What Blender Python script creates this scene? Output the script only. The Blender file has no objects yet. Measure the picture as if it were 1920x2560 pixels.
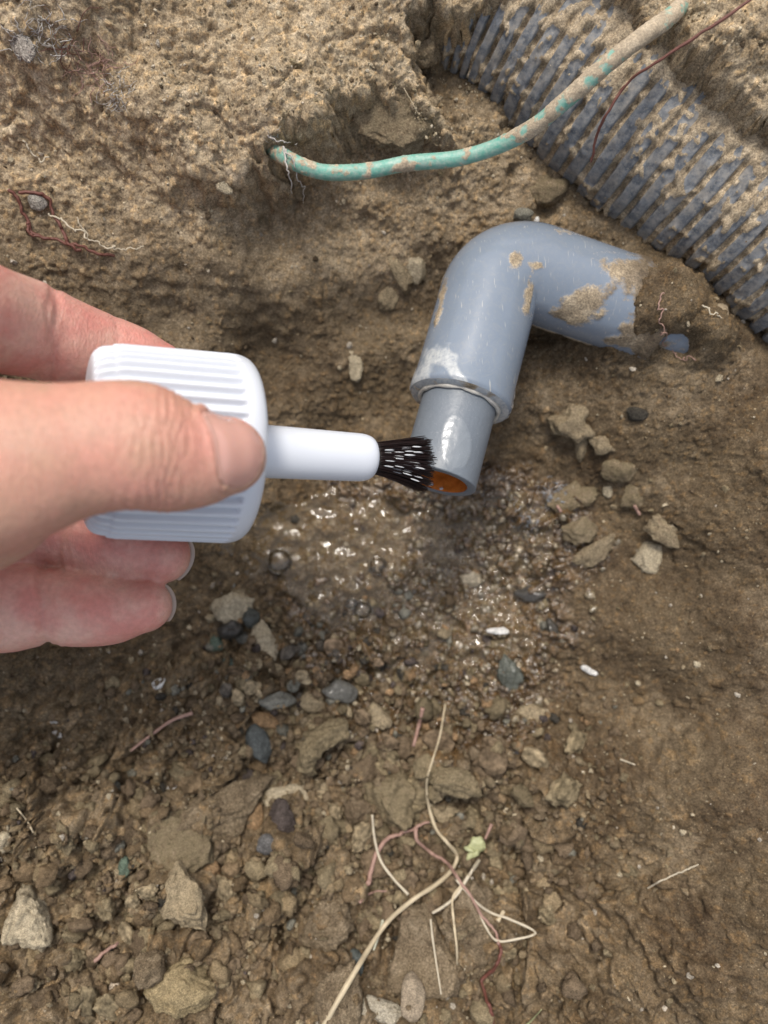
import bpy, bmesh, math, random
import numpy as np
from mathutils import Vector
from mathutils.bvhtree import BVHTree

# ------------------------------------------------------------ camera, sky, sun, exposure
CAMH = 260.0            # camera height over the datum, millimetres
F = 1923.0              # focal length in pixels of the 1920x2560 frame
scene = bpy.context.scene
cam_data = bpy.data.cameras.new('camera')
cam_data.sensor_fit = 'VERTICAL'; cam_data.sensor_height = 34.6; cam_data.sensor_width = 34.6
cam_data.lens = 26.0
cam_data.clip_start = 0.005; cam_data.clip_end = 200
cam_data.dof.use_dof = True
cam_data.dof.focus_distance = 0.170
cam_data.dof.aperture_fstop = 11.5
cam = bpy.data.objects.new('camera', cam_data)
scene.collection.objects.link(cam)
cam.location = (0, 0, CAMH / 1000)
cam.rotation_euler = (0, 0, 0)
scene.camera = cam

SUN_EL, SUN_AZ = 60.0, 350.0      # azimuth clockwise from +Y (image up)
world = bpy.data.worlds.new('World'); scene.world = world; world.use_nodes = True
wn = world.node_tree.nodes; wl = world.node_tree.links
sky = wn.new('ShaderNodeTexSky'); sky.sky_type = 'NISHITA'; sky.sun_disc = False
sky.sun_elevation = math.radians(SUN_EL); sky.sun_rotation = math.radians(SUN_AZ)
sky.air_density = 1.0; sky.dust_density = 3.5; sky.ozone_density = 0.8
hs = wn.new('ShaderNodeHueSaturation'); hs.inputs['Saturation'].default_value = 0.5      # thin overcast
wl.new(sky.outputs[0], hs.inputs['Color']); wl.new(hs.outputs[0], wn['Background'].inputs[0]); wn['Background'].inputs[1].default_value = 0.14
sd = bpy.data.lights.new('sun', 'SUN'); sd.energy = 1.55; sd.angle = math.radians(13); sd.color = (1.0, 0.95, 0.87)
sun = bpy.data.objects.new('sun', sd); scene.collection.objects.link(sun)
_a = math.radians(SUN_AZ); _e = math.radians(SUN_EL)
sdir = Vector((math.sin(_a) * math.cos(_e), math.cos(_a) * math.cos(_e), math.sin(_e)))
sun.rotation_euler = sdir.to_track_quat('Z', 'Y').to_euler(); sun.location = sdir * 2
vs = scene.view_settings
vs.view_transform = 'Standard'; vs.look = 'None'; vs.gamma = 1.0; vs.use_curve_mapping = False
vs.exposure = 0.55

rng = np.random.default_rng(7); random.seed(7)
K = 1920 / 1659.0       # survey sheet scale


def P(x, y, d):
    """survey position (sheet x, y and distance below the lens, mm) -> world mm"""
    x *= K; y *= K
    return np.array([(x - 960) / F * d, (1280 - y) / F * d, CAMH - d])


def proj(v):
    d = CAMH - v[:, 2]
    return ((v[:, 0] / d * F + 960) / K, (1280 - v[:, 1] / d * F) / K)


# ------------------------------------------------------------ numpy noise
_perm = np.random.default_rng(3).permutation(4096).astype(np.int64)
_ang = np.random.default_rng(4).random(4096) * 2 * np.pi
_gx, _gy = np.cos(_ang), np.sin(_ang)


def _h(i, j, s):
    return _perm[(_perm[(_perm[(i + s * 131) & 4095] + j) & 4095] + s * 17) & 4095]


def perlin(x, y, s=0):
    xi = np.floor(x).astype(np.int64); yi = np.floor(y).astype(np.int64)
    fx, fy = x - xi, y - yi
    u = fx * fx * fx * (fx * (fx * 6 - 15) + 10); v = fy * fy * fy * (fy * (fy * 6 - 15) + 10)
    def g(i, j, dx, dy):
        h = _h(i, j, s); return _gx[h] * dx + _gy[h] * dy
    a = g(xi, yi, fx, fy); b = g(xi + 1, yi, fx - 1, fy)
    c = g(xi, yi + 1, fx, fy - 1); d = g(xi + 1, yi + 1, fx - 1, fy - 1)
    return ((a * (1 - u) + b * u) * (1 - v) + (c * (1 - u) + d * u) * v) * 1.5


def fbm(x, y, scale, octs=4, s=0, gain=0.5):
    o = 0; a = 1.0
    for k in range(octs):
        o = o + a * perlin(x / scale + 17.3 * k, y / scale - 9.1 * k, s + k); a *= gain; scale *= 0.5
    return o


def perlin3(p, scale, s=0):
    x, y, z = p[:, 0] / scale, p[:, 1] / scale, p[:, 2] / scale
    return (perlin(x + 31.7, y + 0.5 * z, s) + perlin(y - 13.1, z + 0.4 * x, s + 1) + perlin(z + 7.7, x - 0.3 * y, s + 2)) * 0.62


def crumbs(x, y, cell, s, density, rlo=0.28, rhi=0.62):
    """lumps: height (0..) and id of the lump under each point"""
    X, Y = x / cell, y / cell
    xi = np.floor(X).astype(np.int64); yi = np.floor(Y).astype(np.int64)
    H = np.zeros_like(X); ID = np.zeros_like(X)
    for di in (-1, 0, 1):
        for dj in (-1, 0, 1):
            h = _h(xi + di, yi + dj, s)
            r1 = _perm[h] / 4096.0; r2 = _perm[(h + 977) & 4095] / 4096.0
            r3 = _perm[(h + 1999) & 4095] / 4096.0; r4 = _perm[(h + 3001) & 4095] / 4096.0
            cx = xi + di + r1; cy = yi + dj + r2
            rr = rlo + (rhi - rlo) * r3
            a = r4 * 6.283; ca, sa = np.cos(a), np.sin(a)
            dx, dy = X - cx, Y - cy
            ux = (dx * ca + dy * sa) * (0.8 + 0.4 * r3); uy = (-dx * sa + dy * ca) * (1.1 + 0.3 * r1)
            q = np.maximum(np.abs(ux), np.abs(uy)) * 0.55 + np.sqrt(ux * ux + uy * uy) * 0.5
            t = 1 - (q / rr) ** 2
            hh = np.where((t > 0) & (_perm[(h + 555) & 4095] / 4096.0 < density), np.maximum(t, 0) ** 0.5 * rr * (0.7 + 0.5 * r2) + 0.15 * rr * ux, 0)
            m = hh > H
            H = np.where(m, hh, H); ID = np.where(m, r4, ID)
    return H * cell, ID


def sstep(a, b, x):
    t = np.clip((x - a) / (b - a), 0, 1); return t * t * (3 - 2 * t)


# ------------------------------------------------------------ mesh helpers
def mesh_np(name, V, Fc, smooth=True, attrs=None):
    """V (n,3) mm, Fc list of (m,k) arrays"""
    me = bpy.data.meshes.new(name)
    V = np.asarray(V, dtype=np.float64) * 0.001
    if isinstance(Fc, np.ndarray): Fc = [Fc]
    me.vertices.add(len(V)); me.vertices.foreach_set('co', V.astype(np.float32).ravel())
    tot = sum(f.size for f in Fc); nf = sum(len(f) for f in Fc)
    me.loops.add(tot); me.loops.foreach_set('vertex_index', np.concatenate([f.ravel() for f in Fc]).astype(np.int32))
    me.polygons.add(nf)
    ls = []; o = 0
    for f in Fc:
        ls.append(o + np.arange(len(f)) * f.shape[1]); o += f.size
    me.polygons.foreach_set('loop_start', np.concatenate(ls).astype(np.int32))
    me.polygons.foreach_set('use_smooth', np.full(nf, smooth, dtype=bool))
    me.update(calc_edges=True); me.validate()
    for k, a in (attrs or {}).items():
        at = me.attributes.new(k, 'FLOAT', 'POINT'); at.data.foreach_set('value', np.asarray(a, dtype=np.float32))
    return me


def link(name, me, mats, parent=None, **props):
    o = bpy.data.objects.new(name, me); scene.collection.objects.link(o)
    for m in (mats if isinstance(mats, (list, tuple)) else [mats]):
        if m: me.materials.append(m)
    if parent: o.parent = parent
    for k, v in props.items(): o[k] = v
    return o


def grid_faces(nu, nv, closed_v=False):
    i = np.arange(nu - 1)[:, None]; j = np.arange(nv if closed_v else nv - 1)[None, :]
    j2 = (j + 1) % nv
    return np.stack([i * nv + j + 0 * i, i * nv + j2, (i + 1) * nv + j2, (i + 1) * nv + j + 0 * i], -1).reshape(-1, 4)


def spline(pts, n):
    p = np.asarray(pts, float); m = len(p)
    if m == 2:
        t = np.linspace(0, 1, n)[:, None]; return p[0] * (1 - t) + p[1] * t
    q = np.vstack([2 * p[0] - p[1], p, 2 * p[-1] - p[-2]])
    out = []
    for t in np.linspace(0, m - 1 - 1e-9, n):
        i = int(t); f = t - i
        a, b, c, d = q[i], q[i + 1], q[i + 2], q[i + 3]
        out.append(0.5 * (2 * b + (c - a) * f + (2 * a - 5 * b + 4 * c - d) * f * f + (3 * b - 3 * c + d - a) * f ** 3))
    return np.array(out)


def frames(c, up=(0.0, 0.0, 1.0)):
    t = np.gradient(c, axis=0); t /= np.linalg.norm(t, axis=1)[:, None] + 1e-12
    u = np.array(up, float); N = []
    for k in range(len(c)):
        u = u - t[k] * np.dot(u, t[k]); u /= np.linalg.norm(u) + 1e-12; N.append(u.copy())
    N = np.array(N); return t, N, np.cross(t, N)


def tube(c, r, seg=12, rb=None, caps=True, up=(0.0, 0.0, 1.0)):
    """swept tube: centre line c (n,3), radius r along N, rb along B"""
    c = np.asarray(c, float); n = len(c)
    r = np.broadcast_to(np.asarray(r, float), (n,)); rb = r if rb is None else np.broadcast_to(np.asarray(rb, float), (n,))
    t, N, B = frames(c, up)
    a = np.linspace(0, 2 * np.pi, seg, endpoint=False)
    V = c[:, None] + N[:, None] * (np.cos(a)[None, :, None] * r[:, None, None]) + B[:, None] * (np.sin(a)[None, :, None] * rb[:, None, None])
    V = V.reshape(-1, 3); fs = [grid_faces(n, seg, True)]
    if caps:
        k = len(V); V = np.vstack([V, c[0], c[-1]])
        j = np.arange(seg); j2 = (j + 1) % seg
        fs.append(np.stack([np.full(seg, k), j2, j], -1)); o = (n - 1) * seg
        fs.append(np.stack([np.full(seg, k + 1), o + j, o + j2], -1))
    return V, fs


def merge(parts):
    Vs, Fs, o = [], {}, 0
    for V, fs in parts:
        Vs.append(V)
        for f in (fs if isinstance(fs, list) else [fs]): Fs.setdefault(f.shape[1], []).append(f + o)
        o += len(V)
    return np.vstack(Vs), [np.vstack(v) for v in Fs.values()]


def ico(sub):
    bm = bmesh.new(); bmesh.ops.create_icosphere(bm, subdivisions=sub, radius=1.0)
    V = np.array([v.co[:] for v in bm.verts]); Fc = np.array([[v.index for v in f.verts] for f in bm.faces]); bm.free()
    return V, Fc


ICO = {k: ico(k) for k in (1, 2, 3, 4, 5)}


# ------------------------------------------------------------ material helpers
class NT:
    def __init__(s, name):
        s.m = bpy.data.materials.new(name); s.m.use_nodes = True; s.t = s.m.node_tree; s.n = s.t.nodes; s.l = s.t.links
        s.b = s.n['Principled BSDF']; s.out = s.n['Material Output']
        tc = s.n.new('ShaderNodeTexCoord'); mp = s.n.new('ShaderNodeMapping'); mp.inputs['Scale'].default_value = (1000,) * 3
        s.l.new(tc.outputs['Object'], mp.inputs[0]); s.co = mp.outputs[0]
    def noise(s, scale, detail=4, rough=0.55, dist=0.0, co=None):
        n = s.n.new('ShaderNodeTexNoise'); n.inputs['Scale'].default_value = scale; n.inputs['Detail'].default_value = detail
        n.inputs['Roughness'].default_value = rough; n.inputs['Distortion'].default_value = dist
        s.l.new(co or s.co, n.inputs['Vector']); return n.outputs[0]
    def voro(s, scale, feature='F1', out='Distance'):
        n = s.n.new('ShaderNodeTexVoronoi'); n.feature = feature; n.inputs['Scale'].default_value = scale
        s.l.new(s.co, n.inputs['Vector']); return n.outputs[out]
    def ramp(s, fac, stops):
        n = s.n.new('ShaderNodeValToRGB'); e = n.color_ramp.elements
        while len(e) < len(stops): e.new(0.5)
        for k, (p, c) in enumerate(stops):
            e[k].position = p; e[k].color = (c, c, c, 1) if not hasattr(c, '__len__') else (*c, 1)
        s.l.new(fac, n.inputs[0]); return n.outputs[0]
    def mix(s, f, a, b, mode='MIX'):
        n = s.n.new('ShaderNodeMix'); n.data_type = 'RGBA'; n.blend_type = mode
        for k, v in ((0, f), (6, a), (7, b)):
            if hasattr(v, 'is_output'): s.l.new(v, n.inputs[k])
            else: n.inputs[k].default_value = (*v, 1) if hasattr(v, '__len__') else v
        return n.outputs[2]
    def math(s, op, a, b=0.0, c=None, clamp=False):
        n = s.n.new('ShaderNodeMath'); n.operation = op; n.use_clamp = clamp
        for k, v in enumerate((a, b) if c is None else (a, b, c)):
            if hasattr(v, 'is_output'): s.l.new(v, n.inputs[k])
            else: n.inputs[k].default_value = v
        return n.outputs[0]
    def attr(s, name):
        n = s.n.new('ShaderNodeAttribute'); n.attribute_name = name; return n.outputs['Fac']
    def bump(s, h, strength=0.5, dist=0.0003, normal=None):
        n = s.n.new('ShaderNodeBump'); n.inputs['Strength'].default_value = strength; n.inputs['Distance'].default_value = dist
        s.l.new(h, n.inputs['Height'])
        if normal: s.l.new(normal, n.inputs['Normal'])
        return n.outputs[0]
    def set(s, **kw):
        for k, v in kw.items():
            i = s.b.inputs[k.replace('_', ' ')]
            if hasattr(v, 'is_output'): s.l.new(v, i)
            else: i.default_value = (*v, 1) if (hasattr(v, '__len__') and len(v) == 3 and i.type == 'RGBA') else v
        return s.m


def soil_colour(t, dry):
    """earth colour nodes; dry: 0 damp brown, 1 dry sandy tan"""
    big = t.noise(0.045, 5, 0.6); mid = t.noise(0.28, 5, 0.65); grain = t.noise(2.2, 3, 0.7)
    damp = t.ramp(mid, [(0.25, (0.033, 0.022, 0.0135)), (0.5, (0.082, 0.057, 0.034)), (0.74, (0.158, 0.116, 0.072))])
    tan = t.ramp(mid, [(0.25, (0.19, 0.142, 0.090)), (0.5, (0.39, 0.305, 0.20)), (0.75, (0.56, 0.46, 0.325))])
    c = t.mix(dry, damp, tan)
    c = t.mix(t.ramp(big, [(0.35, 0.0), (0.65, 0.5)]), c, t.mix(0.5, c, (0.26, 0.20, 0.12)))
    g = t.ramp(grain, [(0.28, 0.38), (0.5, 0.95), (0.72, 1.75)])
    c = t.mix(1.0, c, g, 'MULTIPLY')
    sp = t.voro(1.15, 'F1', 'Color')
    spk = t.ramp(t.voro(1.15), [(0.10, 1.0), (0.24, 0.0)])
    pick = t.ramp(sp, [(0.70, 0.0), (0.78, 0.75)])
    c = t.mix(t.math('MULTIPLY', spk, pick), c, t.mix(0.5, c, (0.62, 0.50, 0.32)))
    dk = t.ramp(t.voro(0.8, 'F1', 'Distance'), [(0.06, 0.6), (0.16, 0.0)])
    c = t.mix(dk, c, (0.05, 0.035, 0.025))
    return c, grain, mid


def mat_ground():
    t = NT('earth'); dry = t.attr('dry'); wet = t.attr('wet'); tint = t.attr('tint')
    c, grain, mid = soil_colour(t, dry)
    tc = t.ramp(tint, [(0.0, (0.75, 0.70, 0.62)), (0.3, (1.0, 0.95, 0.88)), (0.5, (1.0, 1.0, 1.0)), (0.7, (1.25, 1.15, 1.0)), (0.86, (1.5, 1.35, 1.15)), (1.0, (0.85, 0.88, 0.88))])
    c = t.mix(1.0, c, tc, 'MULTIPLY')
    c = t.mix(wet, c, t.mix(1.0, c, (1.0, 0.88, 0.68), 'MULTIPLY'))
    wn_ = t.math('MULTIPLY', wet, t.ramp(t.noise(0.5, 3), [(0.35, 0.55), (0.6, 1.0)]))
    rough = t.math('SUBTRACT', 0.92, t.math('MULTIPLY', wn_, 0.80))
    b1 = t.bump(t.noise(1.3, 4, 0.7), 0.55, 0.0006)
    b2 = t.bump(grain, 0.5, 0.0003, b1)
    t.set(Base_Color=c, Roughness=rough, Normal=b2, Specular_IOR_Level=t.math('MULTIPLY_ADD', wet, 0.45, 0.12),
          Coat_Weight=wn_, Coat_Roughness=0.07, Coat_IOR=1.6)
    b3 = t.bump(t.noise(0.45, 3, 0.6), 0.8, 0.0012, None)
    t.l.new(b3, t.b.inputs['Coat Normal'])
    return t.m


def mat_stone():
    """stones and clods: per vertex colour attributes r,g,b (own base colour) and soil dust"""
    t = NT('stone')
    a = t.n.new('ShaderNodeAttribute'); a.attribute_name = 'base'; base = a.outputs['Color']
    dust = t.attr('dust'); wet = t.attr('wet')
    n1 = t.noise(0.7, 5, 0.65); n2 = t.noise(3.0, 3, 0.7)
    c = t.mix(1.0, base, t.ramp(n1, [(0.25, 0.55), (0.5, 1.0), (0.75, 1.4)]), 'MULTIPLY')
    c = t.mix(1.0, c, t.ramp(n2, [(0.3, 0.45), (0.5, 1.0), (0.7, 1.7)]), 'MULTIPLY')
    sc, grain, mid = soil_colour(t, 0.30)
    dm = t.ramp(t.math('ADD', t.math('MULTIPLY', n1, 0.8), t.math('SUBTRACT', dust, 0.5)), [(0.42, 0.0), (0.58, 1.0)])
    c = t.mix(dm, c, sc)
    b1 = t.bump(n1, 0.6, 0.0008); b2 = t.bump(n2, 0.7, 0.0005, b1)
    t.set(Base_Color=c, Roughness=t.math('SUBTRACT', 0.88, t.math('MULTIPLY', wet, 0.7)), Normal=b2,
          Specular_IOR_Level=t.math('MULTIPLY_ADD', wet, 0.5, 0.08), Coat_Weight=wet, Coat_Roughness=0.06, Coat_IOR=1.6)
    return t.m


def mat_pvc(name='grey_pvc'):
    t = NT(name); dirt = t.attr('dirt'); glue = t.attr('glue')
    n = t.noise(0.12, 4); scr = t.noise(0.35, 6, 0.8, 2.0)
    c = t.mix(n, (0.165, 0.200, 0.245), (0.215, 0.252, 0.302))
    film = t.ramp(scr, [(0.48, 0.0), (0.85, 0.40)])
    c = t.mix(film, c, (0.36, 0.33, 0.27))
    mp = t.n.new('ShaderNodeMapping'); mp.inputs['Scale'].default_value = (2.2, 0.22, 0.6); mp.inputs['Rotation'].default_value = (0, 0, 0.6)
    t.l.new(t.co, mp.inputs[0])
    s1 = t.ramp(t.noise(1.0, 2, 0.5, 0, mp.outputs[0]), [(0.66, 0.0), (0.73, 0.5)])
    c = t.mix(s1, c, (0.5, 0.47, 0.40))
    c = t.mix(t.math('MULTIPLY', t.ramp(glue, [(0.3, 0.0), (0.7, 0.75)]), t.ramp(t.noise(0.7, 4, 0.7), [(0.35, 0.35), (0.6, 1.0)])), c, (0.58, 0.58, 0.55))
    sc, grain, mid = soil_colour(t, t.math('MULTIPLY', t.ramp(t.noise(0.09, 2), [(0.42, 0.55), (0.58, 0.95)]), t.math('SUBTRACT', 1.0, t.attr('damp'))))
    dm = t.ramp(t.math('ADD', dirt, t.math('MULTIPLY', t.math('SUBTRACT', t.noise(1.1, 5, 0.75), 0.5), 0.7)), [(0.36, 0.0), (0.46, 0.55), (0.62, 1.0)])
    c = t.mix(dm, c, sc)
    b = t.bump(grain, 0.5, 0.0003); bb = t.n.new('ShaderNodeMix'); bb.data_type = 'VECTOR'
    t.l.new(dm, bb.inputs[0]); g = t.n.new('ShaderNodeNewGeometry')
    t.l.new(t.bump(t.noise(0.9, 3), 0.08, 0.0003), bb.inputs[4]); t.l.new(b, bb.inputs[5])
    t.set(Base_Color=c, Roughness=t.math('MULTIPLY_ADD', dm, 0.5, t.math('MULTIPLY_ADD', film, 0.3, 0.20)), Normal=bb.outputs[1], Specular_IOR_Level=0.55)
    return t.m


def mat_pipe():
    t = NT('grey_pipe_plastic'); gl = t.attr('glue')
    n = t.noise(0.3, 4); sp = t.ramp(t.noise(2.5, 2, 0.6), [(0.62, 0.0), (0.72, 0.35)])
    c = t.mix(n, (0.135, 0.155, 0.180), (0.165, 0.185, 0.205)); c = t.mix(sp, c, (0.38, 0.38, 0.37))
    c = t.mix(t.math('MULTIPLY', gl, 0.45), c, (0.25, 0.27, 0.28))
    t.set(Base_Color=c, Roughness=t.math('MULTIPLY_ADD', gl, -0.2, 0.42), Coat_Weight=t.math('MULTIPLY', gl, 0.7), Coat_Roughness=0.06,
          Normal=t.bump(t.noise(0.6, 3, 0.6, 1.0), 0.25, 0.0005))
    return t.m


def mat_simple(name, col, rough=0.6, var=0.25, scale=0.8, bump=0.3, bd=0.0003, **kw):
    t = NT(name); n = t.noise(scale, 4, 0.6)
    lo = tuple(c * (1 - var) for c in col); hi = tuple(min(1, c * (1 + var)) for c in col)
    t.set(Base_Color=t.mix(n, lo, hi), Roughness=rough, Normal=t.bump(n, bump, bd), **kw)
    return t.m


def mat_corr():
    t = NT('corrugated_plastic'); dirt = t.attr('dirt')
    sc, grain, mid = soil_colour(t, 0.95)
    f = t.noise(0.5, 4, 0.6)
    c = t.mix(t.ramp(f, [(0.35, 0.0), (0.7, 1.0)]), (0.095, 0.105, 0.118), (0.26, 0.27, 0.28))
    spk = t.ramp(t.noise(1.9, 3, 0.7), [(0.50, 0.0), (0.66, 0.45)])
    c = t.mix(spk, c, (0.34, 0.31, 0.26))
    c = t.mix(t.ramp(t.noise(0.25, 4, 0.7), [(0.45, 0.0), (0.72, 0.5)]), c, (0.33, 0.27, 0.19))
    dm = t.ramp(dirt, [(0.40, 0.0), (0.58, 1.0)])
    c = t.mix(dm, c, sc)
    t.set(Base_Color=c, Roughness=0.6, Normal=t.bump(grain, 0.5, 0.0003, t.bump(f, 0.25, 0.0004)), Specular_IOR_Level=0.25)
    return t.m


def mat_cable():
    t = NT('green_sheath'); dirt = t.attr('dirt'); n = t.noise(0.6, 4)
    c = t.mix(n, (0.020, 0.27, 0.19), (0.05, 0.36, 0.27))
    sc, grain, mid = soil_colour(t, 1.0)
    film = t.ramp(t.noise(0.9, 4, 0.7), [(0.34, 0.2), (0.70, 0.85)])
    c = t.mix(film, c, (0.38, 0.45, 0.38))
    dm = t.ramp(t.math('ADD', dirt, t.math('MULTIPLY', t.math('SUBTRACT', t.noise(1.4, 5, 0.8), 0.5), 0.8)), [(0.42, 0.0), (0.62, 1.0)]); c = t.mix(dm, c, t.mix(0.35, sc, (0.46, 0.38, 0.28)))
    t.set(Base_Color=c, Roughness=t.math('MULTIPLY_ADD', dm, 0.45, 0.4), Normal=t.bump(grain, 0.4, 0.0003))
    return t.m


def mat_skin():
    t = NT('skin'); pink = t.attr('pink')
    blot = t.noise(0.10, 4, 0.6); fine = t.noise(0.9, 5, 0.6)
    a = t.mix(t.ramp(blot, [(0.35, 0.0), (0.65, 1.0)]), (0.48, 0.265, 0.178), (0.58, 0.285, 0.21))
    b = t.mix(t.ramp(blot, [(0.35, 0.0), (0.62, 1.0)]), (0.68, 0.40, 0.32), (0.60, 0.235, 0.195))
    c = t.mix(pink, a, b)
    c = t.mix(1.0, c, t.ramp(fine, [(0.3, 0.9), (0.7, 1.1)]), 'MULTIPLY')
    mp = t.n.new('ShaderNodeMapping'); mp.inputs['Scale'].default_value = (2.6, 0.45, 0.8); t.l.new(t.co, mp.inputs[0])
    lines = t.noise(1.0, 4, 0.6, 0.6, mp.outputs[0])
    b1 = t.bump(lines, 0.45, 0.0005); b2 = t.bump(t.voro(1.9), 0.22, 0.0003, b1)
    t.set(Base_Color=c, Roughness=t.ramp(t.noise(0.4, 3), [(0.3, 0.36), (0.7, 0.52)]), Normal=b2,
          Subsurface_Weight=0.25, Subsurface_Radius=(1.0, 0.35, 0.2), Subsurface_Scale=0.0035, Specular_IOR_Level=0.45)
    return t.m


def mat_water(name='muddy_water', silt=0.22, ior=1.46, bmp=0.12):
    t = NT(name); t.n.remove(t.b)
    tr = t.n.new('ShaderNodeBsdfTransparent'); tr.inputs[0].default_value = (0.95, 0.92, 0.84, 1)
    gl = t.n.new('ShaderNodeBsdfGlossy'); gl.inputs['Roughness'].default_value = 0.04; gl.inputs['Color'].default_value = (1, 1, 1, 1)
    fr = t.n.new('ShaderNodeFresnel'); fr.inputs[0].default_value = ior
    b = t.bump(t.noise(0.8, 3, 0.6, 0.8), bmp, 0.0008)
    t.l.new(b, gl.inputs['Normal']); t.l.new(b, fr.inputs['Normal'])
    df = t.n.new('ShaderNodeBsdfDiffuse'); df.inputs[0].default_value = (0.30, 0.215, 0.115, 1)      # suspended silt
    m0 = t.n.new('ShaderNodeMixShader'); m0.inputs[0].default_value = silt; t.l.new(tr.outputs[0], m0.inputs[1]); t.l.new(df.outputs[0], m0.inputs[2])
    mx = t.n.new('ShaderNodeMixShader'); t.l.new(fr.outputs[0], mx.inputs[0]); t.l.new(m0.outputs[0], mx.inputs[1]); t.l.new(gl.outputs[0], mx.inputs[2])
    t.l.new(mx.outputs[0], t.out.inputs[0]); return t.m


M_GROUND = mat_ground(); M_STONE = mat_stone(); M_PVC = mat_pvc(); M_PIPE = mat_pipe(); M_CORR = mat_corr(); M_CABLE = mat_cable()
M_SKIN = mat_skin(); M_WATER = mat_water(); M_BUBBLE = mat_water('bubble_film', 0.04, 1.7, 0.15)
M_CAP = mat_simple('white_plastic', (0.63, 0.65, 0.69), 0.34, 0.015, 0.3, 0.04)
M_NAIL = mat_simple('nail', (0.63, 0.35, 0.285), 0.2, 0.08, 0.2, 0.08, Subsurface_Weight=0.15, Subsurface_Scale=0.002)
M_NAILTIP = mat_simple('nail_edge', (0.46, 0.36, 0.29), 0.35, 0.08, 0.2, 0.08)
M_BRISTLE = mat_simple('dark_bristle', (0.012, 0.005, 0.004), 0.3, 0.4, 1.0, 0.1, Specular_IOR_Level=0.22, Coat_Weight=0.15, Coat_Roughness=0.05)
M_RUST = mat_simple('rusty_wet_bore', (0.62, 0.19, 0.035), 0.16, 0.65, 0.30, 0.6, 0.0006, Coat_Weight=0.8, Coat_Roughness=0.05)
M_BEAD = mat_simple('old_glue', (0.52, 0.49, 0.43), 0.45, 0.45, 0.5, 0.5, 0.0006)
M_GLUE_GLINT = mat_simple('white_glue_and_glint', (0.75, 0.75, 0.75), 0.06, 0.02, 0.5, 0.05, Transmission_Weight=0.35, Specular_IOR_Level=1.0)  # whitish base: glue drips in the bore, painted glints on the bristles
M_STRAW = mat_simple('dry_straw', (0.50, 0.41, 0.27), 0.6, 0.4, 0.25, 0.4)
M_PALE = mat_simple('pale_root', (0.52, 0.45, 0.33), 0.6, 0.25, 0.5, 0.3)
M_PINK = mat_simple('pinkish_root', (0.33, 0.20, 0.155), 0.65, 0.3, 0.6, 0.4)
M_RED = mat_simple('red_brown_root', (0.13, 0.045, 0.030), 0.6, 0.45, 0.6, 0.4)
M_GREY = mat_simple('grey_root', (0.40, 0.37, 0.33), 0.7, 0.3, 0.8, 0.4)
M_GREEN = mat_simple('green_leaf', (0.36, 0.37, 0.19), 0.5, 0.4, 0.6, 0.4)

# ------------------------------------------------------------ the ground
HOLE = [(800, 1200, 238), (950, 1150, 238), (700, 1300, 239), (900, 1400, 238), (1050, 1250, 237), (800, 1500, 235), (600, 1200, 237),
        (1000, 1000, 233), (1150, 1000, 229), (1250, 1100, 227), (1350, 1200, 223), (1450, 1000, 212), (1300, 860, 219), (1200, 780, 221),
        (1560, 900, 197), (1600, 1100, 198), (1640, 1400, 195), (1500, 1400, 212), (1350, 1500, 224), (1200, 1500, 232), (1640, 1800, 190),
        (1500, 1800, 202), (1300, 1800, 214), (1640, 2200, 184), (1400, 2200, 198), (1100, 1800, 224), (1750, 1000, 184), (1750, 2000, 176),
        (900, 1650, 231), (700, 1650, 232), (850, 1900, 222), (900, 2200, 208), (600, 1900, 218), (600, 2200, 204), (300, 1600, 224),
        (100, 1500, 218), (300, 1900, 212), (50, 1800, 206), (50, 2200, 194), (300, 2200, 199), (-150, 1500, 205), (-150, 2000, 190),
        (450, 1300, 235), (300, 1100, 230), (500, 1000, 234), (700, 1000, 238), (850, 900, 235), (600, 800, 229), (800, 700, 226),
        (400, 700, 210), (200, 650, 197), (50, 600, 185), (50, 900, 203), (-150, 700, 180), (-150, 1000, 190),
        (600, 550, 207), (800, 550, 211), (950, 650, 222), (1000, 500, 208), (1150, 450, 202), (900, 420, 205), (1300, 480, 202),
        (1420, 560, 197), (1050, 380, 202), (850, 430, 207), (300, 500, 187), (450, 500, 192), (150, 500, 182), (0, 450, 180),
        (900, 280, 192), (1000, 300, 194), (1050, 230, 195), (800, 330, 195), (1200, 400, 204), (1300, 300, 215), (1500, 500, 210),
        (1150, 150, 215), (1600, 650, 206), (1400, 640, 182), (1430, 700, 182), (1440, 640, 184), (1520, 740, 190), (1500, 680, 188),
        (1400, 790, 206), (1330, 800, 214), (1470, 820, 198), (1180, 600, 214), (1100, 680, 222), (1300, 560, 206)]
BANK = [(0, 0, 160), (0, 350, 175), (300, 200, 169), (600, 150, 172), (600, 300, 177), (900, 100, 178), (900, 0, 172), (300, 370, 181),
        (0, -200, 150), (500, 380, 184), (750, 180, 181), (850, 210, 184), (150, 400, 180), (1000, 220, 190), (930, 180, 187),
        (1150, 0, 174), (1400, 100, 170), (1500, 250, 169), (1640, 320, 167), (1640, 0, 156), (1300, -100, 162), (1300, 100, 172), (1800, 400, 160)]
POLY_A = [(-900, -900), (-900, 520), (-100, 450), (0, 425), (120, 400), (230, 380), (330, 400), (430, 420), (500, 392), (560, 362), (590, 345), (600, 318), (645, 303),
          (715, 255), (755, 205), (850, 198), (905, 215), (960, 232), (1010, 238), (975, 205), (935, 150), (915, 95), (905, 35), (970, 30),
          (1090, 22), (1190, 0), (1280, 20), (1345, 85), (1410, 165), (1490, 235), (1570, 305), (1660, 385), (1800, 480), (2600, 1100), (2600, -900)]


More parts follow.
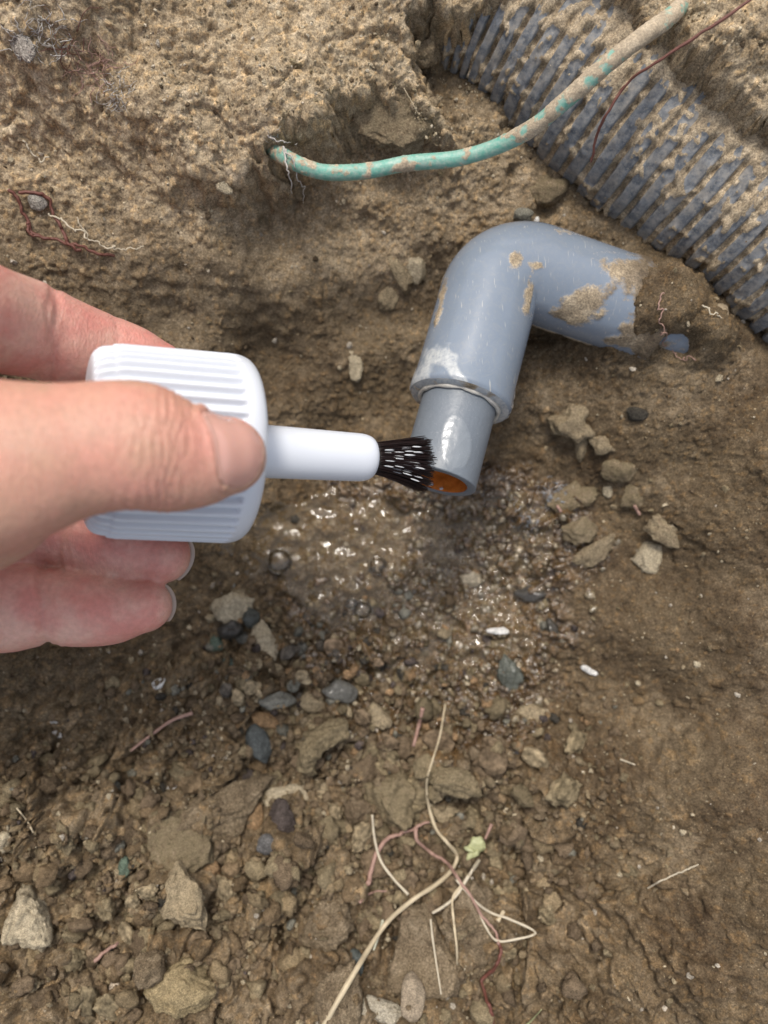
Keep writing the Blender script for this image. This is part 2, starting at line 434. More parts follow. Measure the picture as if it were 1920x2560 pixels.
def idw(ctrl, x, y, p=4.4, soft=13.0):
    num = 0; den = 0
    for c in ctrl:
        q = P(*c); w = 1.0 / (((x - q[0]) ** 2 + (y - q[1]) ** 2) + soft ** 2) ** (p / 2)
        num = num + w * q[2]; den = den + w
    return num / den


def poly_sd(poly, x, y):
    pts = [P(a, b, 178)[:2] for a, b in poly]
    d = np.full(x.shape, 1e9); ins = np.zeros(x.shape, bool)
    for k in range(len(pts)):
        a, b = pts[k], pts[(k + 1) % len(pts)]
        e = b - a; L = e @ e
        t = np.clip(((x - a[0]) * e[0] + (y - a[1]) * e[1]) / L, 0, 1)
        d = np.minimum(d, np.hypot(x - a[0] - t * e[0], y - a[1] - t * e[1]))
        cond = ((a[1] > y) != (b[1] > y)) & (x < (b[0] - a[0]) * (y - a[1]) / (b[1] - a[1] + 1e-12) + a[0])
        ins ^= cond
    return np.where(ins, d, -d)


def blob(x, y, cx, cy, d, rx, ry, ang=0):
    q = P(cx, cy, d); s = K * d / F
    dx, dy = x - q[0], y - q[1]; a = math.radians(ang)
    u = (dx * math.cos(a) + dy * math.sin(a)) / (rx * s); v = (-dx * math.sin(a) + dy * math.cos(a)) / (ry * s)
    return np.exp(-(u * u + v * v))


def axis_lines(lo, hi, step, far):
    mid = np.arange(lo, hi + step * 0.5, step); out = []; g = step; p = hi
    while p < far:
        g *= 1.16; p += g; out.append(p)
    up = np.array(out)
    return np.concatenate([(lo - (up[::-1] - hi)), mid, up])


FINE = 0.38
gx = axis_lines(-128, 118, FINE, 15000); gy = axis_lines(-152, 124, FINE, 15000)
X, Y = np.meshgrid(gx, gy)
wx = X + 2.2 * perlin(X / 9, Y / 9, 50) + 0.9 * perlin(X / 3.2, Y / 3.2, 51)
wy = Y + 2.2 * perlin(X / 9, Y / 9, 52) + 0.9 * perlin(X / 3.2, Y / 3.2, 53)
zh = idw(HOLE, X, Y); zb = idw(BANK, X, Y)
sdist = poly_sd(POLY_A, wx, wy)
wl_ = 1 + 3.2 * sstep(-28, -58, X); mb = sstep(-2.4 * wl_, 3.4 * wl_, sdist + 1.0 * perlin(X / 6, Y / 6, 54))
Z = zh * (1 - mb) + zb * mb
Z -= 2.6 * np.exp(-((sdist - 1.0) / 5.0) ** 2) * 0.35
rad = np.hypot(X, Y)
far = sstep(170, 330, rad)
Z = Z * (1 - far) + (CAMH - 140 + 25 * perlin(X / 700, Y / 700, 60)) * far
# region masks
wet = np.clip(blob(X, Y, 850, 1230, 237, 230, 190) * 1.3 + blob(X, Y, 950, 1400, 237, 230, 210) * 1.2 + blob(X, Y, 1120, 1130, 230, 170, 110), 0, 1)
wet = sstep(0.30, 0.62, wet + 0.18 * fbm(X, Y, 14, 3, 70))
wet = wet * (1 - mb)
crumbly = np.clip(blob(X, Y, 450, 1900, 212, 620, 380) * 1.35 + blob(X, Y, 700, 1600, 228, 420, 190) + blob(X, Y, 950, 2150, 205, 450, 280), 0, 1)
grav = np.clip(blob(X, Y, 650, 1470, 232, 260, 160) + blob(X, Y, 800, 1650, 228, 330, 200) + 0.8 * wet, 0, 1)
smoothr = np.clip(blob(X, Y, 1560, 1600, 200, 330, 700) + blob(X, Y, 350, 700, 205, 350, 190) * 0.7 + 0.75 * blob(X, Y, 700, 640, 215, 330, 150) + 0.4 * blob(X, Y, 1250, 880, 215, 200, 120), 0, 1)
rough = np.clip(0.85 + 0.55 * crumbly - 0.62 * smoothr, 0.2, 1.35)
near = 1 - sstep(150, 260, rad)
Z += near * rough * (2.3 * perlin(X / 27, Y / 27, 1) + 1.7 * perlin(X / 12, Y / 12, 2))
Z0 = Z.copy()
bil = np.abs(perlin(X / 7, Y / 7, 3)) + 0.5 * np.abs(perlin(X / 3.4, Y / 3.4, 4))
Z += near * rough * (1.3 * bil - 0.5)
Z += near * rough * (0.55 * perlin(X / 4, Y / 4, 5) + 0.28 * perlin(X / 2, Y / 2, 6) + 0.2 * perlin(X / 1.1, Y / 1.1, 7) + 0.14 * perlin(X / 0.6, Y / 0.6, 8))
# flowing strata in the slope below the cable
strat = blob(X, Y, 650, 620, 212, 330, 150)
Z += near * strat * 1.5 * perlin((X * 0.9 - Y * 0.5) / 30, (X * 0.5 + Y * 0.9) / 6.5, 9)
tint = np.full(X.shape, 0.5)
for cell, s, dens, amp, msk in ((24, 27, 0.45, 0.45, crumbly), (13.5, 21, 0.5, 0.8, crumbly), (8.0, 22, 0.6, 1.05, np.maximum(crumbly, 0.08 * mb)), (5.0, 23, 0.7, 1.1, np.maximum(np.maximum(crumbly, grav * 0.9), 0.10 * mb)),
                                (3.2, 24, 0.75, 0.95, np.clip(np.maximum(crumbly, grav) + 0.30 - 0.1 * mb, 0, 1)), (1.9, 25, 0.85, 0.95, np.clip(crumbly + grav + 0.5 - 0.5 * smoothr, 0, 1)), (1.15, 26, 0.85, 0.9, np.clip(0.9 - 0.4 * smoothr, 0, 1) * np.ones_like(X))):
    jx = X + 0.25 * cell * perlin(X / cell * 1.7, Y / cell * 1.7, s + 30); jy = Y + 0.25 * cell * perlin(X / cell * 1.7, Y / cell * 1.7, s + 40)
    H, ID = crumbs(jx, jy, cell, s, dens)
    m2 = sstep(0.25, 0.75, msk + 0.35 * perlin(X / (cell * 2.2), Y / (cell * 2.2), s + 60))
    Z += near * H * amp * m2
    tint = np.where((H > 0.12 * cell) & (m2 > 0.45), tint * 0.35 + ID * 0.65, tint)
# pits and cracks in the banks
pit = sstep(0.42, 0.75, perlin(X / 6.0, Y / 6.0, 81)) * sstep(0.0, 0.5, perlin(X / 26, Y / 26, 82) + 0.5 * mb + 0.25 * crumbly)
Z -= near * pit * (1.8 + 2.6 * crumbly) * (1 - smoothr) * (1 - 0.6 * wet)
rid = 1 - np.abs(perlin(X / 11, Y / 11, 83)) * 9
Z -= near * np.clip(rid, 0, 1) * 0.9 * np.clip(mb + crumbly, 0, 1) * (1 - smoothr)
D1 = np.clip(Z - Z0, -6, 9)
sly, slx = np.gradient(Z0, gy, gx); _l = np.sqrt(1 + slx ** 2 + sly ** 2); NX, NY, NZ = -slx / _l, -sly / _l, 1 / _l
# deep dark gaps seen between the clods, and the socket the cable comes out of
for cx, cy, d, rx, ry, dep in ((598, 340, 182, 22, 12, 6), (558, 345, 184, 10, 10, 5), (700, 1700, 228, 20, 14, 5), (745, 1850, 222, 16, 16, 5), (880, 1640, 229, 18, 22, 5), (1000, 1745, 225, 26, 14, 5), (860, 2010, 210, 16, 22, 6), (560, 1665, 230, 55, 32, 7), (590, 2075, 205, 22, 30, 8), (520, 1935, 215, 22, 16, 6), (130, 1890, 208, 55, 34, 6),
                               (922, 110, 178, 6, 30, 4), (878, 222, 188, 16, 9, 6), (745, 1660, 229, 26, 18, 5), (1160, 735, 222, 50, 18, 3), (1315, 85, 172, 14, 20, 3),
                               (770, 2085, 207, 12, 40, 6), (1180, 450, 203, 22, 30, 4), (1290, 1390, 226, 22, 16, 2.5)):
    Z -= dep * blob(X, Y, cx, cy, d, rx, ry)
# soil banked over the buried end of the elbow
b1 = sstep(0.12, 0.88, np.maximum(blob(X, Y, 1468, 625, 183, 92, 98, 0), 0.9 * blob(X, Y, 1560, 700, 184, 70, 60)) + 0.10 * fbm(X, Y, 5, 4, 95) - 0.85 * blob(X, Y, 1474, 744, 190, 38, 30, -20))
Z = Z * (1 - b1) + (CAMH - 186.0 + 1.2 * fbm(X, Y, 9, 5, 96)) * b1
# let the pipe stub show
zst = CAMH - 198.5; mst = sstep(0.35, 0.6, blob(X, Y, 1474, 742, 192, 40, 30, -20)); Z = np.where(Z > zst, Z * (1 - mst) + zst * mst, Z)
# the bed the corrugated pipe lies in
AXC = spline([P(a / K, b / K, 201) for a, b in ((800, -85), (960, -88), (1120, -70), (1330, 28), (1560, 225), (1800, 428), (2079, 656), (2450, 960))], 381)
pd = np.full(X.shape, 1e9)
for q_ in AXC[::2]: pd = np.minimum(pd, (X - q_[0]) ** 2 + (Y - q_[1]) ** 2)
pd = np.sqrt(pd); surf = CAMH - 201 + np.sqrt(np.maximum(27 ** 2 - pd ** 2, 0)) - 4.0
Z = np.where((pd < 26.0) & (mb < 0.5), np.minimum(Z, surf), Z)
# puddle basin is kept low and flat
WATER_D = 235.9
pud = np.clip(blob(X, Y, 760, 1190, 237, 190, 95, 12) + blob(X, Y, 700, 1130, 237, 150, 60), 0, 1)
Z = Z * (1 - 0.55 * sstep(0.3, 0.9, pud)) + (CAMH - 238.5) * 0.55 * sstep(0.3, 0.9, pud)
dry = np.clip(0.10 + 0.88 * mb * (1 - 0.25 * sstep(-0.1, 0.5, perlin(X / 30, Y / 30, 90))) - 0.30 * wet + 0.10 * blob(X, Y, 350, 2000, 205, 500, 400)
              + 0.42 * blob(X, Y, 450, 500, 205, 560, 170) - 0.12 * blob(X, Y, 1600, 1500, 200, 380, 800) + 0.50 * blob(X, Y, 960, 330, 200, 260, 120) + 0.22 * fbm(X, Y, 22, 3, 91) - 0.10 * blob(X, Y, 1450, 1300, 210, 260, 500)
              + 0.35 * blob(X, Y, 870, 590, 225, 70, 60) + 0.3 * blob(X, Y, 740, 590, 225, 80, 40, 30) + 0.10 * crumbly, 0, 1)
ny, nx = X.shape
Vg = np.stack([X + NX * D1 * near, Y + NY * D1 * near, Z - D1 * (1 - NZ) * near], -1).reshape(-1, 3)
_st = ((1 - NZ) * near).ravel()[:, None] * 1.3; _q = Vg.copy()
Vg = Vg + _st * np.stack([perlin3(_q, 3.4, 101) + 0.5 * perlin3(_q, 1.5, 104), perlin3(_q, 3.4, 107) + 0.5 * perlin3(_q, 1.5, 110), 0.5 * perlin3(_q, 2.6, 113)], -1)
ground = link('ground', mesh_np('ground', Vg, grid_faces(ny, nx)[:, ::1], True, {'dry': dry.ravel(), 'wet': wet.ravel(), 'tint': tint.ravel()}), M_GROUND, kind='structure')


def gz(x, y):
    i = np.clip(np.searchsorted(gx, x) - 1, 0, nx - 2); j = np.clip(np.searchsorted(gy, y) - 1, 0, ny - 2)
    u = (x - gx[i]) / (gx[i + 1] - gx[i]); v = (y - gy[j]) / (gy[j + 1] - gy[j])
    return (Z[j, i] * (1 - u) + Z[j, i + 1] * u) * (1 - v) + (Z[j + 1, i] * (1 - u) + Z[j + 1, i + 1] * u) * v


def on_ground(x, y, lift=0.0):
    d = 215.0
    for _ in range(14):
        p = P(x, y, d); d = 0.5 * d + 0.5 * (CAMH - gz(p[0], p[1]) - lift)
    return P(x, y, d)


# ------------------------------------------------------------ puddle
def water_sheet():
    xs = np.arange(-68, 50, 0.5); ys = np.arange(-66, 34, 0.5); A, B = np.meshgrid(xs, ys)
    g = gz(A, B); k = np.exp(-(np.arange(-5, 6) / 2.4) ** 2); k /= k.sum(); gp = np.pad(g, 5, mode='edge')
    gs = np.apply_along_axis(lambda v: np.convolve(v, k, 'valid'), 0, gp); gs = np.apply_along_axis(lambda v: np.convolve(v, k, 'valid'), 1, gs)
    m = (1.1 * blob(A, B, 760, 1190, 237, 270, 130, -8) + blob(A, B, 950, 1350, 237, 215, 190) + 0.8 * blob(A, B, 1130, 1130, 230, 120, 90)) + 0.22 * fbm(A, B, 9, 4, 77)
    zz = np.maximum(CAMH - WATER_D + 0 * A, gs + 0.25 + 0.25 * perlin(A / 7, B / 7, 79)) + 0.75 * perlin(A / 6.5, B / 6.5, 5) + 0.62 * perlin(A / 3.1, B / 3.1, 6) + 0.06 * perlin(A / 1.5, B / 1.5, 7)
    zz = np.where(zz > gs, gs + (zz - gs) * sstep(0.40, 0.62, m), zz) - 4.5 * (1 - sstep(0.34, 0.55, m))
    f = grid_faces(len(ys), len(xs)); kk = (m > 0.33).ravel(); f = f[kk[f].all(1)]
    return np.stack([A, B, zz], -1).reshape(-1, 3), f


Vw, Fw = water_sheet()
used = np.unique(Fw); remap = -np.ones(len(Vw), int); remap[used] = np.arange(len(used))
puddle = link('puddle', mesh_np('puddle', Vw[used], remap[Fw]), M_WATER, kind='structure')

# bubbles floating on it
for k, (bx_, by_, r_) in enumerate(((603, 1212, 3.6), (815, 1222, 2.6), (783, 1318, 2.7), (760, 1305, 1.6))):
    V, f = ICO[3]; q = P(bx_, by_, WATER_D)
    V = V.copy(); V[:, 2] = np.where(V[:, 2] < 0, V[:, 2] * 0.1, V[:, 2] * 0.55)
    rim = np.exp(-((np.hypot(V[:, 0], V[:, 1]) - 0.95) / 0.1) ** 2)
    V = V * r_ * (1 + 0.1 * perlin3(V, 0.8, k)[:, None]) + q
    ta = np.linspace(0, 2 * np.pi, 61); rc_ = np.stack([np.cos(ta) * r_ * 1.05 * (1 + 0.08 * np.sin(3 * ta + k)), np.sin(ta) * r_ * 1.05, 0 * ta + 0.15], -1) + q
    V, f = merge([(V, f), tube(rc_, 0.42, 8, caps=False)])
    names = ['large clear bubble at the left edge of the puddle', 'clear bubble in the middle of the puddle under the pipe end', 'larger of two touching bubbles at the lower puddle edge', 'smaller of two touching bubbles at the lower puddle edge']
    link('bubble', mesh_np('bubble', V, f), M_BUBBLE, label=names[k], category='bubble', group='bubbles floating on the puddle')

# ------------------------------------------------------------ corrugated pipe
def corrugated():
    A = P(1249 / K, -24 / K, 201); d = (P(2079 / K, 656 / K, 201) - A)
    L0 = np.linalg.norm(d); d /= L0
    n = 760; c = AXC
    c = spline(c[::38], 4000); sl = np.r_[0, np.cumsum(np.linalg.norm(np.diff(c, axis=0), axis=1))]
    s = np.linspace(0, sl[-1], n); c = np.stack([np.interp(s, sl, c[:, i]) for i in range(3)], -1)
    T, N, Bn = frames(c)
    seg = 260; a = np.linspace(-0.15 * np.pi, 1.35 * np.pi, seg)
    # a = 0 is towards the lens, pi/2 along Bn
    pitch = 4.7
    S, AA = np.meshgrid(s, np.linspace(-np.pi, np.pi, seg), indexing='ij')
    ph = S / pitch + 0.06 * perlin(S / 9, AA * 2, 33)
    w = 0.5 + 0.5 * np.cos(2 * np.pi * ph); w = sstep(0.06, 0.42, w)
    arc = AA * 26
    nz = fbm(S, arc, 9, 4, 34); nf = fbm(S, arc, 2.4, 4, 35)
    top = np.exp(-(AA / 0.75) ** 2)
    fill = np.clip(0.55 + 0.7 * nz + 0.4 * nf + 0.7 * top, 0, 1)          # how far valleys are packed with soil
    fillh = np.maximum(0, (1 - w)) * fill * 2.2
    R = 24.5 + 2.5 * w + fillh + 0.25 * nf * (1 - w) + 0.08 * nf
    cake = sstep(0.15, 0.75, nz * 0.9 + 0.55 * nf + 1.0 * np.exp(-(AA / 0.70) ** 2) - 0.22)
    R = R + cake * (0.45 + 0.5 * nf)
    dirt = np.clip((1 - w) * 0.92 * (0.85 + 0.35 * fill) + cake * 0.9 + 0.22 * nf - 0.05, 0, 1)
    V = c[:, None] + N[:, None] * (np.cos(AA) * R)[..., None] + Bn[:, None] * (np.sin(AA) * R)[..., None]
    return V.reshape(-1, 3), grid_faces(n, seg), dirt.ravel()


Vc, Fcc, dc = corrugated()
link('corrugated_pipe', mesh_np('corrugated_pipe', Vc, Fcc, True, {'dirt': dc}), M_CORR,
     label='thick dark grey corrugated pipe caked with sandy soil in the upper right bank', category='corrugated pipe')

# ------------------------------------------------------------ grey pipe and elbow
E = P(1095 / K, 1203 / K, 182.5); C0 = P(1245 / K, 652 / K, 198); D2 = P(1620 / K, 797 / K, 201)
d1 = (C0 - E); L1 = np.linalg.norm(d1); d1 /= L1
d2 = D2 - C0; d2 -= d1 * np.dot(d2, d1); d2 /= np.linalg.norm(d2)
RB = 11.0; RE = 12.35; RP = 9.15
sock = E + d1 * 20.8


def elbow_path(step=0.42):
    a0 = C0 - d1 * RB; ce = a0 + d2 * RB; a1 = C0 + d2 * RB
    n0 = int(np.linalg.norm(a0 - sock) / step); seg0 = sock + (a0 - sock) * np.linspace(0, 1, n0, endpoint=False)[:, None]
    th = np.linspace(0, np.pi / 2, 34, endpoint=False)
    arc = ce + (-d2[None] * np.cos(th)[:, None] + d1[None] * np.sin(th)[:, None]) * RB
    end = C0 + d2 * 44; seg1 = a1 + (end - a1) * np.linspace(0, 1, 76)[:, None]
    return np.vstack([seg0, arc, seg1])


elbow_root = bpy.data.objects.new('elbow_fitting', None); scene.collection.objects.link(elbow_root)
elbow_root['label'] = 'blue grey plastic pipe elbow smeared with soil, half buried below the corrugated pipe'; elbow_root['category'] = 'pipe elbow'
ep = elbow_path(); nE = len(ep); seg = 190
T, N, Bn = frames(ep); aa = np.linspace(0, 2 * np.pi, seg, endpoint=False)
s_idx = np.arange(nE) / nE
Rr = np.full(nE, RE); Rr[:3] += (-0.5, -0.2, -0.05); Rr += 0.35 * np.exp(-((np.arange(nE) - 0) / 10.0) ** 2)
Rr[-6:] += 0.5
V = ep[:, None] + N[:, None] * (np.cos(aa)[None, :, None] * Rr[:, None, None]) + Bn[:, None] * (np.sin(aa)[None, :, None] * Rr[:, None, None])
nrm = (N[:, None] * np.cos(aa)[None, :, None] + Bn[:, None] * np.sin(aa)[None, :, None]).reshape(-1, 3)
V = V.reshape(-1, 3)
px, py = proj(V)


def pb(cx, cy, rx, ry, ang=0):
    a = math.radians(ang); dx, dy = px - cx, py - cy
    u = (dx * math.cos(a) + dy * math.sin(a)) / rx; v = (-dx * math.sin(a) + dy * math.cos(a)) / ry
    return np.exp(-(u * u + v * v))


front = nrm[:, 2] > -0.1
dn = perlin3(V, 6.0, 11) + 0.6 * perlin3(V, 2.6, 13) + 0.35 * perlin3(V, 1.1, 15)
dirt = (0.95 * pb(1265, 655, 52, 34, -35) + 0.7 * pb(1215, 680, 26, 14) + 0.85 * pb(1112, 562, 15, 26) + 0.6 * pb(1160, 575, 16, 9) + 0.7 * pb(1330, 575, 52, 24, 15)
        + 1.3 * pb(1415, 640, 48, 90, -10) + 0.5 * pb(1375, 715, 46, 20, -10) + 0.5 * pb(1330, 738, 50, 10, 12) + 0.9 * pb(1410, 755, 50, 24, 8) + 0.62 * pb(1140, 640, 12, 70, 8)
        + 0.7 * pb(955, 640, 9, 60, 12) + 0.5 * pb(1120, 850, 9, 80, 14) + 0.5 * pb(1245, 505, 60, 10, 8))
dirt = np.clip(dirt + 0.02 + 0.32 * dn * sstep(0.0, 0.25, dirt) + 0.10 * np.maximum(dn, 0), 0, 1)
dirt = np.where(front, dirt, np.clip(0.55 + 0.6 * dn, 0, 1))
glue = 1.0 * pb(952, 770, 38, 14, 10) + 0.9 * pb(920, 800, 14, 34, 25) + 0.95 * pb(990, 815, 13, 52, -32) + 0.8 * pb(960, 835, 70, 9, 14) + 0.6 * pb(1050, 870, 40, 7, 30) + 0.35 * dn * (py > 740) * (py < 900)
glue = np.where(front & (py > 700), np.clip(glue, 0, 1), 0)
dm = sstep(0.4, 0.6, dirt)
V = V + nrm * (dm * (0.16 + 0.2 * dn) + 0.08 * sstep(0.3, 0.6, glue))[:, None]
link('elbow_body', mesh_np('elbow_body', V, grid_faces(nE, seg, True), True, {'dirt': dirt, 'glue': glue, 'damp': sstep(1345, 1400, px + 20 * dn)}), M_PVC, elbow_root)
# socket mouth: an annulus in to the pipe, and the bead of old glue
ring = []
for rr, off in ((Rr[0], 0.0), (11.0, -0.45), (9.8, -0.35), (9.15, 0.5)):
    ring.append(sock - d1 * (-off if False else 0) + d1 * off + N[0] * (np.cos(aa)[:, None] * rr) + Bn[0] * (np.sin(aa)[:, None] * rr))
link('socket_rim', mesh_np('socket_rim', np.vstack(ring), grid_faces(4, seg, True), True, {'dirt': np.clip(0.25 + 0.5 * perlin3(np.vstack(ring), 3, 5), 0, 1), 'glue': np.ones(4 * seg)}), M_PVC, elbow_root)
th = np.linspace(0, 2 * np.pi, 150, endpoint=False)
bc = sock - d1 * 0.35 + N[0] * np.cos(th)[:, None] * 9.7 + Bn[0] * np.sin(th)[:, None] * 9.7
br = 0.62 + 0.35 * perlin(th * 3, th * 0 + 2, 9)
bc = np.vstack([bc, bc[:1]]); br = np.append(br, br[0])
Vb, Fb = tube(bc, br, 10, caps=False, up=tuple(d1))
link('glue_bead', mesh_np('glue_bead', Vb, Fb), M_BEAD, elbow_root)


def pipe_shell(a, b, ro, ri, n, seg, bore_start=True):
    c = a + (b - a) * np.linspace(0, 1, n)[:, None]; T, N, Bn = frames(c); aa = np.linspace(0, 2 * np.pi, seg, endpoint=False)
    def rng_(r, k=slice(None)): return c[k][:, None] + N[k][:, None] * (np.cos(aa) * r)[None, :, None] + Bn[k][:, None] * (np.sin(aa) * r)[None, :, None]
    lip = [rng_(ri + 0.0, slice(0, 1)) , rng_(ri + 0.25, slice(0, 1)) - T[0] * 0.12, rng_(ro - 0.25, slice(0, 1)) - T[0] * 0.12]
    outer = np.vstack([np.array(x)[0][None] for x in lip] + [rng_(ro)[None][0]])
    return outer.reshape(-1, 3), grid_faces(n + 3, seg, True), rng_(ri).reshape(-1, 3), grid_faces(n, seg, True)


pipe_root = bpy.data.objects.new('cut_pipe', None); scene.collection.objects.link(pipe_root)
pipe_root['label'] = 'short grey pipe with open rusty orange end, glued into the elbow above the puddle'; pipe_root['category'] = 'pipe'
Vo, Fo, Vi, Fi = pipe_shell(E, E + d1 * 33, RP, 7.1, 110, 130)
px, py = proj(Vo)
gl = np.clip(1.4 * pb(985, 955, 34, 62, -6) - 0.35, 0, 1); gl = sstep(0.1, 0.4, gl)
cen = E + np.outer(((Vo - E) @ d1), d1); nn = Vo - cen; nn /= np.linalg.norm(nn, axis=1)[:, None]
gl = np.where(nn[:, 2] > 0, gl, 0)
edge = np.exp(-((gl - 0.5) / 0.3) ** 2)
Vo = Vo + nn * ((0.07 * gl + 0.05 * edge * (gl > 0.02) + 0.10 * gl * perlin3(Vo, 1.6, 19)) * (gl > 0.01))[:, None]
link('pipe_wall', mesh_np('pipe_wall', Vo, Fo, True, {'glue': gl}), M_PIPE, pipe_root)
link('bore', mesh_np('bore', Vi + 0.25 * perlin3(Vi, 2.5, 4)[:, None] * -1 * ((Vi - (E + np.outer((Vi - E) @ d1, d1))) / 7.1), Fi[:, ::-1]), M_RUST, pipe_root)
parts = []
for k, (a_, rr3, off) in enumerate(((2.9, 0.35, 0.6), (3.3, 0.5, 1.0), (3.8, 0.3, 0.7))):
    Tq, Nq, Bq = frames(np.array([E, E + d1 * 5, E + d1 * 9])); S_, f_ = ICO[2]
    parts.append((S_ * np.array([rr3 * 1.4, rr3, rr3 * 0.6]) + E + d1 * off + (Nq[0] * math.cos(a_) + Bq[0] * math.sin(a_)) * 7.0, f_))
Vq, Fq = merge(parts); link('glue_drips', mesh_np('glue_drips', Vq, Fq), M_GLUE_GLINT, pipe_root)
# buried pipe leading out of the elbow
b0 = C0 + d2 * 42; dirb = d2 + np.array([0, -0.02, -0.06]); dirb /= np.linalg.norm(dirb)
cb = b0 - d2 * 4 + dirb * np.linspace(0, 21, 60)[:, None]
Vb2, Fb2 = tube(cb, 9.4, 80); px, py = proj(Vb2)
dd = np.clip(0.25 + 0.55 * (perlin3(Vb2, 5, 6) + 0.5 * perlin3(Vb2, 2, 8)) + 0.9 * (px > 1500), 0, 1)
link('buried_pipe', mesh_np('buried_pipe', Vb2, Fb2, True, {'dirt': dd, 'glue': dd * 0}), M_PVC, None,
     label='end of pale grey pipe peeking out of the soil right of the elbow', category='pipe')

# ------------------------------------------------------------ green cable
cab = [(500, 285, 200), (550, 308, 193), (596, 328, 184), (640, 353, 180), (700, 372, 181), (790, 370, 182), (880, 353, 182), (985, 343, 181), (1075, 316, 178),
       (1150, 276, 173), (1225, 215, 167), (1300, 148, 163), (1380, 85, 161), (1440, 42, 162), (1470, 15, 167), (1485, -5, 176)]
cc = spline([P(*c) for c in cab], 420)
Vt, Ft = tube(cc, 1.78 + 0.04 * np.sin(np.arange(420) / 9), 44)
T_, N_, B_ = frames(cc)
nn = np.vstack([np.repeat(cc, 44, 0), cc[:1], cc[-1:]]); nn = Vt - nn; nn /= np.linalg.norm(nn, axis=1)[:, None] + 1e-9
px, py = proj(Vt)
cd = 0.36 + 0.70 * (perlin3(Vt, 7, 2) * 0.8 + 0.7 * perlin3(Vt, 2.4, 3) + 0.4 * perlin3(Vt, 1.0, 4)) + 0.27 * (px > 1080) + 0.2 * (px < 720) - 0.30 * ((px > 800) & (px < 1080))
cd += 0.18 * nn[:, 2] * (px > 1080)
dmk = sstep(0.45, 0.62, cd)
Vt = Vt + nn * (dmk * (0.10 + 0.10 * perlin3(Vt, 0.8, 9)))[:, None]
link('green_cable', mesh_np('green_cable', Vt, Ft, True, {'dirt': np.clip(cd, 0, 1)}), M_CABLE,
     label='muddy green wire curving over the corrugated pipe into the bank', category='cable')

# ------------------------------------------------------------ glue brush (cap, stem, bristles)
TL = math.radians(25)
capL = P(257 / K, 1103 / K, 141.5); ax = np.array([math.cos(TL), -0.028, -math.sin(TL)]); ax /= np.linalg.norm(ax)
nv = np.array([math.sin(TL), 0, math.cos(TL)]); nv -= ax * np.dot(nv, ax); nv /= np.linalg.norm(nv); bv = np.cross(ax, nv)
brush_root = bpy.data.objects.new('glue_brush', None); scene.collection.objects.link(brush_root)
brush_root['label'] = 'white ribbed screw cap with short stem and wet black brush held over the pipe'; brush_root['category'] = 'glue brush'


capL = capL - ax * 2.9; LC = 29.7


def lathe(profile, seg, modf=None, org=None):
    pr = [profile[0]]
    for p in profile[1:]:
        if abs(p[0] - pr[-1][0]) + abs(p[1] - pr[-1][1]) > 0.03: pr.append(p)
    s = np.array([p[0] for p in pr]); r = np.array([p[1] for p in pr])
    a = np.linspace(0, 2 * np.pi, seg, endpoint=False)
    S, A = np.meshgrid(s, a, indexing='ij'); R = np.repeat(r[:, None], seg, 1)
    if modf is not None: R = R + modf(S, A, R)
    R = R * 0.962 if seg > 400 else R
    V = capL + S[..., None] * ax + (R * np.cos(A))[..., None] * nv + (R * np.sin(A))[..., None] * bv
    return V.reshape(-1, 3), grid_faces(len(s), seg, True)


def rc(s0, r0, s1, r1, n, c):      # quarter round corner with control c
    t = np.linspace(0, 1, n)
    return [((1 - u) ** 2 * s0 + 2 * u * (1 - u) * c[0] + u * u * s1, (1 - u) ** 2 * r0 + 2 * u * (1 - u) * c[1] + u * u * r1) for u in t]


prof = [(1.2, 0.01), (0.9, 6), (0.2, 8), (0, 12.0)] + rc(0, 13.6, 3.0, 18.0, 10, (0.0, 17.6)) + [(3.4, 18.05), (3.9, 18.1), (4.1, 18.45), (4.6, 18.5)] + [(s, 18.5 + 0.028 * s) for s in np.linspace(5.5, 24.2, 20)] \
    + [(s, 19.2) for s in np.linspace(24.6, 25.9, 6)] + rc(25.9, 19.2, LC, 15.6, 16, (LC - 0.1, 19.0)) + [(LC + 0.15, 14), (LC + 0.2, 9), (LC + 0.2, 0.01)]
prof.sort(key=lambda p: 0) if False else None


def flutes(S, A, R):
    w = np.cos(A * 46 + 0.6); w = np.clip(w * 1.6, -1, 1)
    win = 1.7 * sstep(0.2, 1.2, S) * (1 - sstep(24.8, 25.8, S)) * (R > 12)
    return -0.62 * (1 - w) * 0.5 * win * 1.3


Vc_, Fc_ = lathe(prof, 840, flutes)
link('cap', mesh_np('cap', Vc_, Fc_[:, ::-1]), M_CAP, brush_root)
SL = LC + 27.7
sprof = [(LC - 0.5, 5.45), (LC + 0.4, 5.42), (LC + 1.2, 5.4)] + [(s, 5.38 - 0.012 * (s - LC)) for s in np.linspace(LC + 2, SL - 3.6, 20)] + rc(SL - 3.6, 5.08, SL, 3.3, 18, (SL - 0.3, 5.05)) + [(SL + 0.05, 2.6), (SL, 0.01)]
Vs_, Fs_ = lathe(sprof, 90)
link('stem', mesh_np('stem', Vs_, Fs_[:, ::-1]), M_CAP, brush_root)
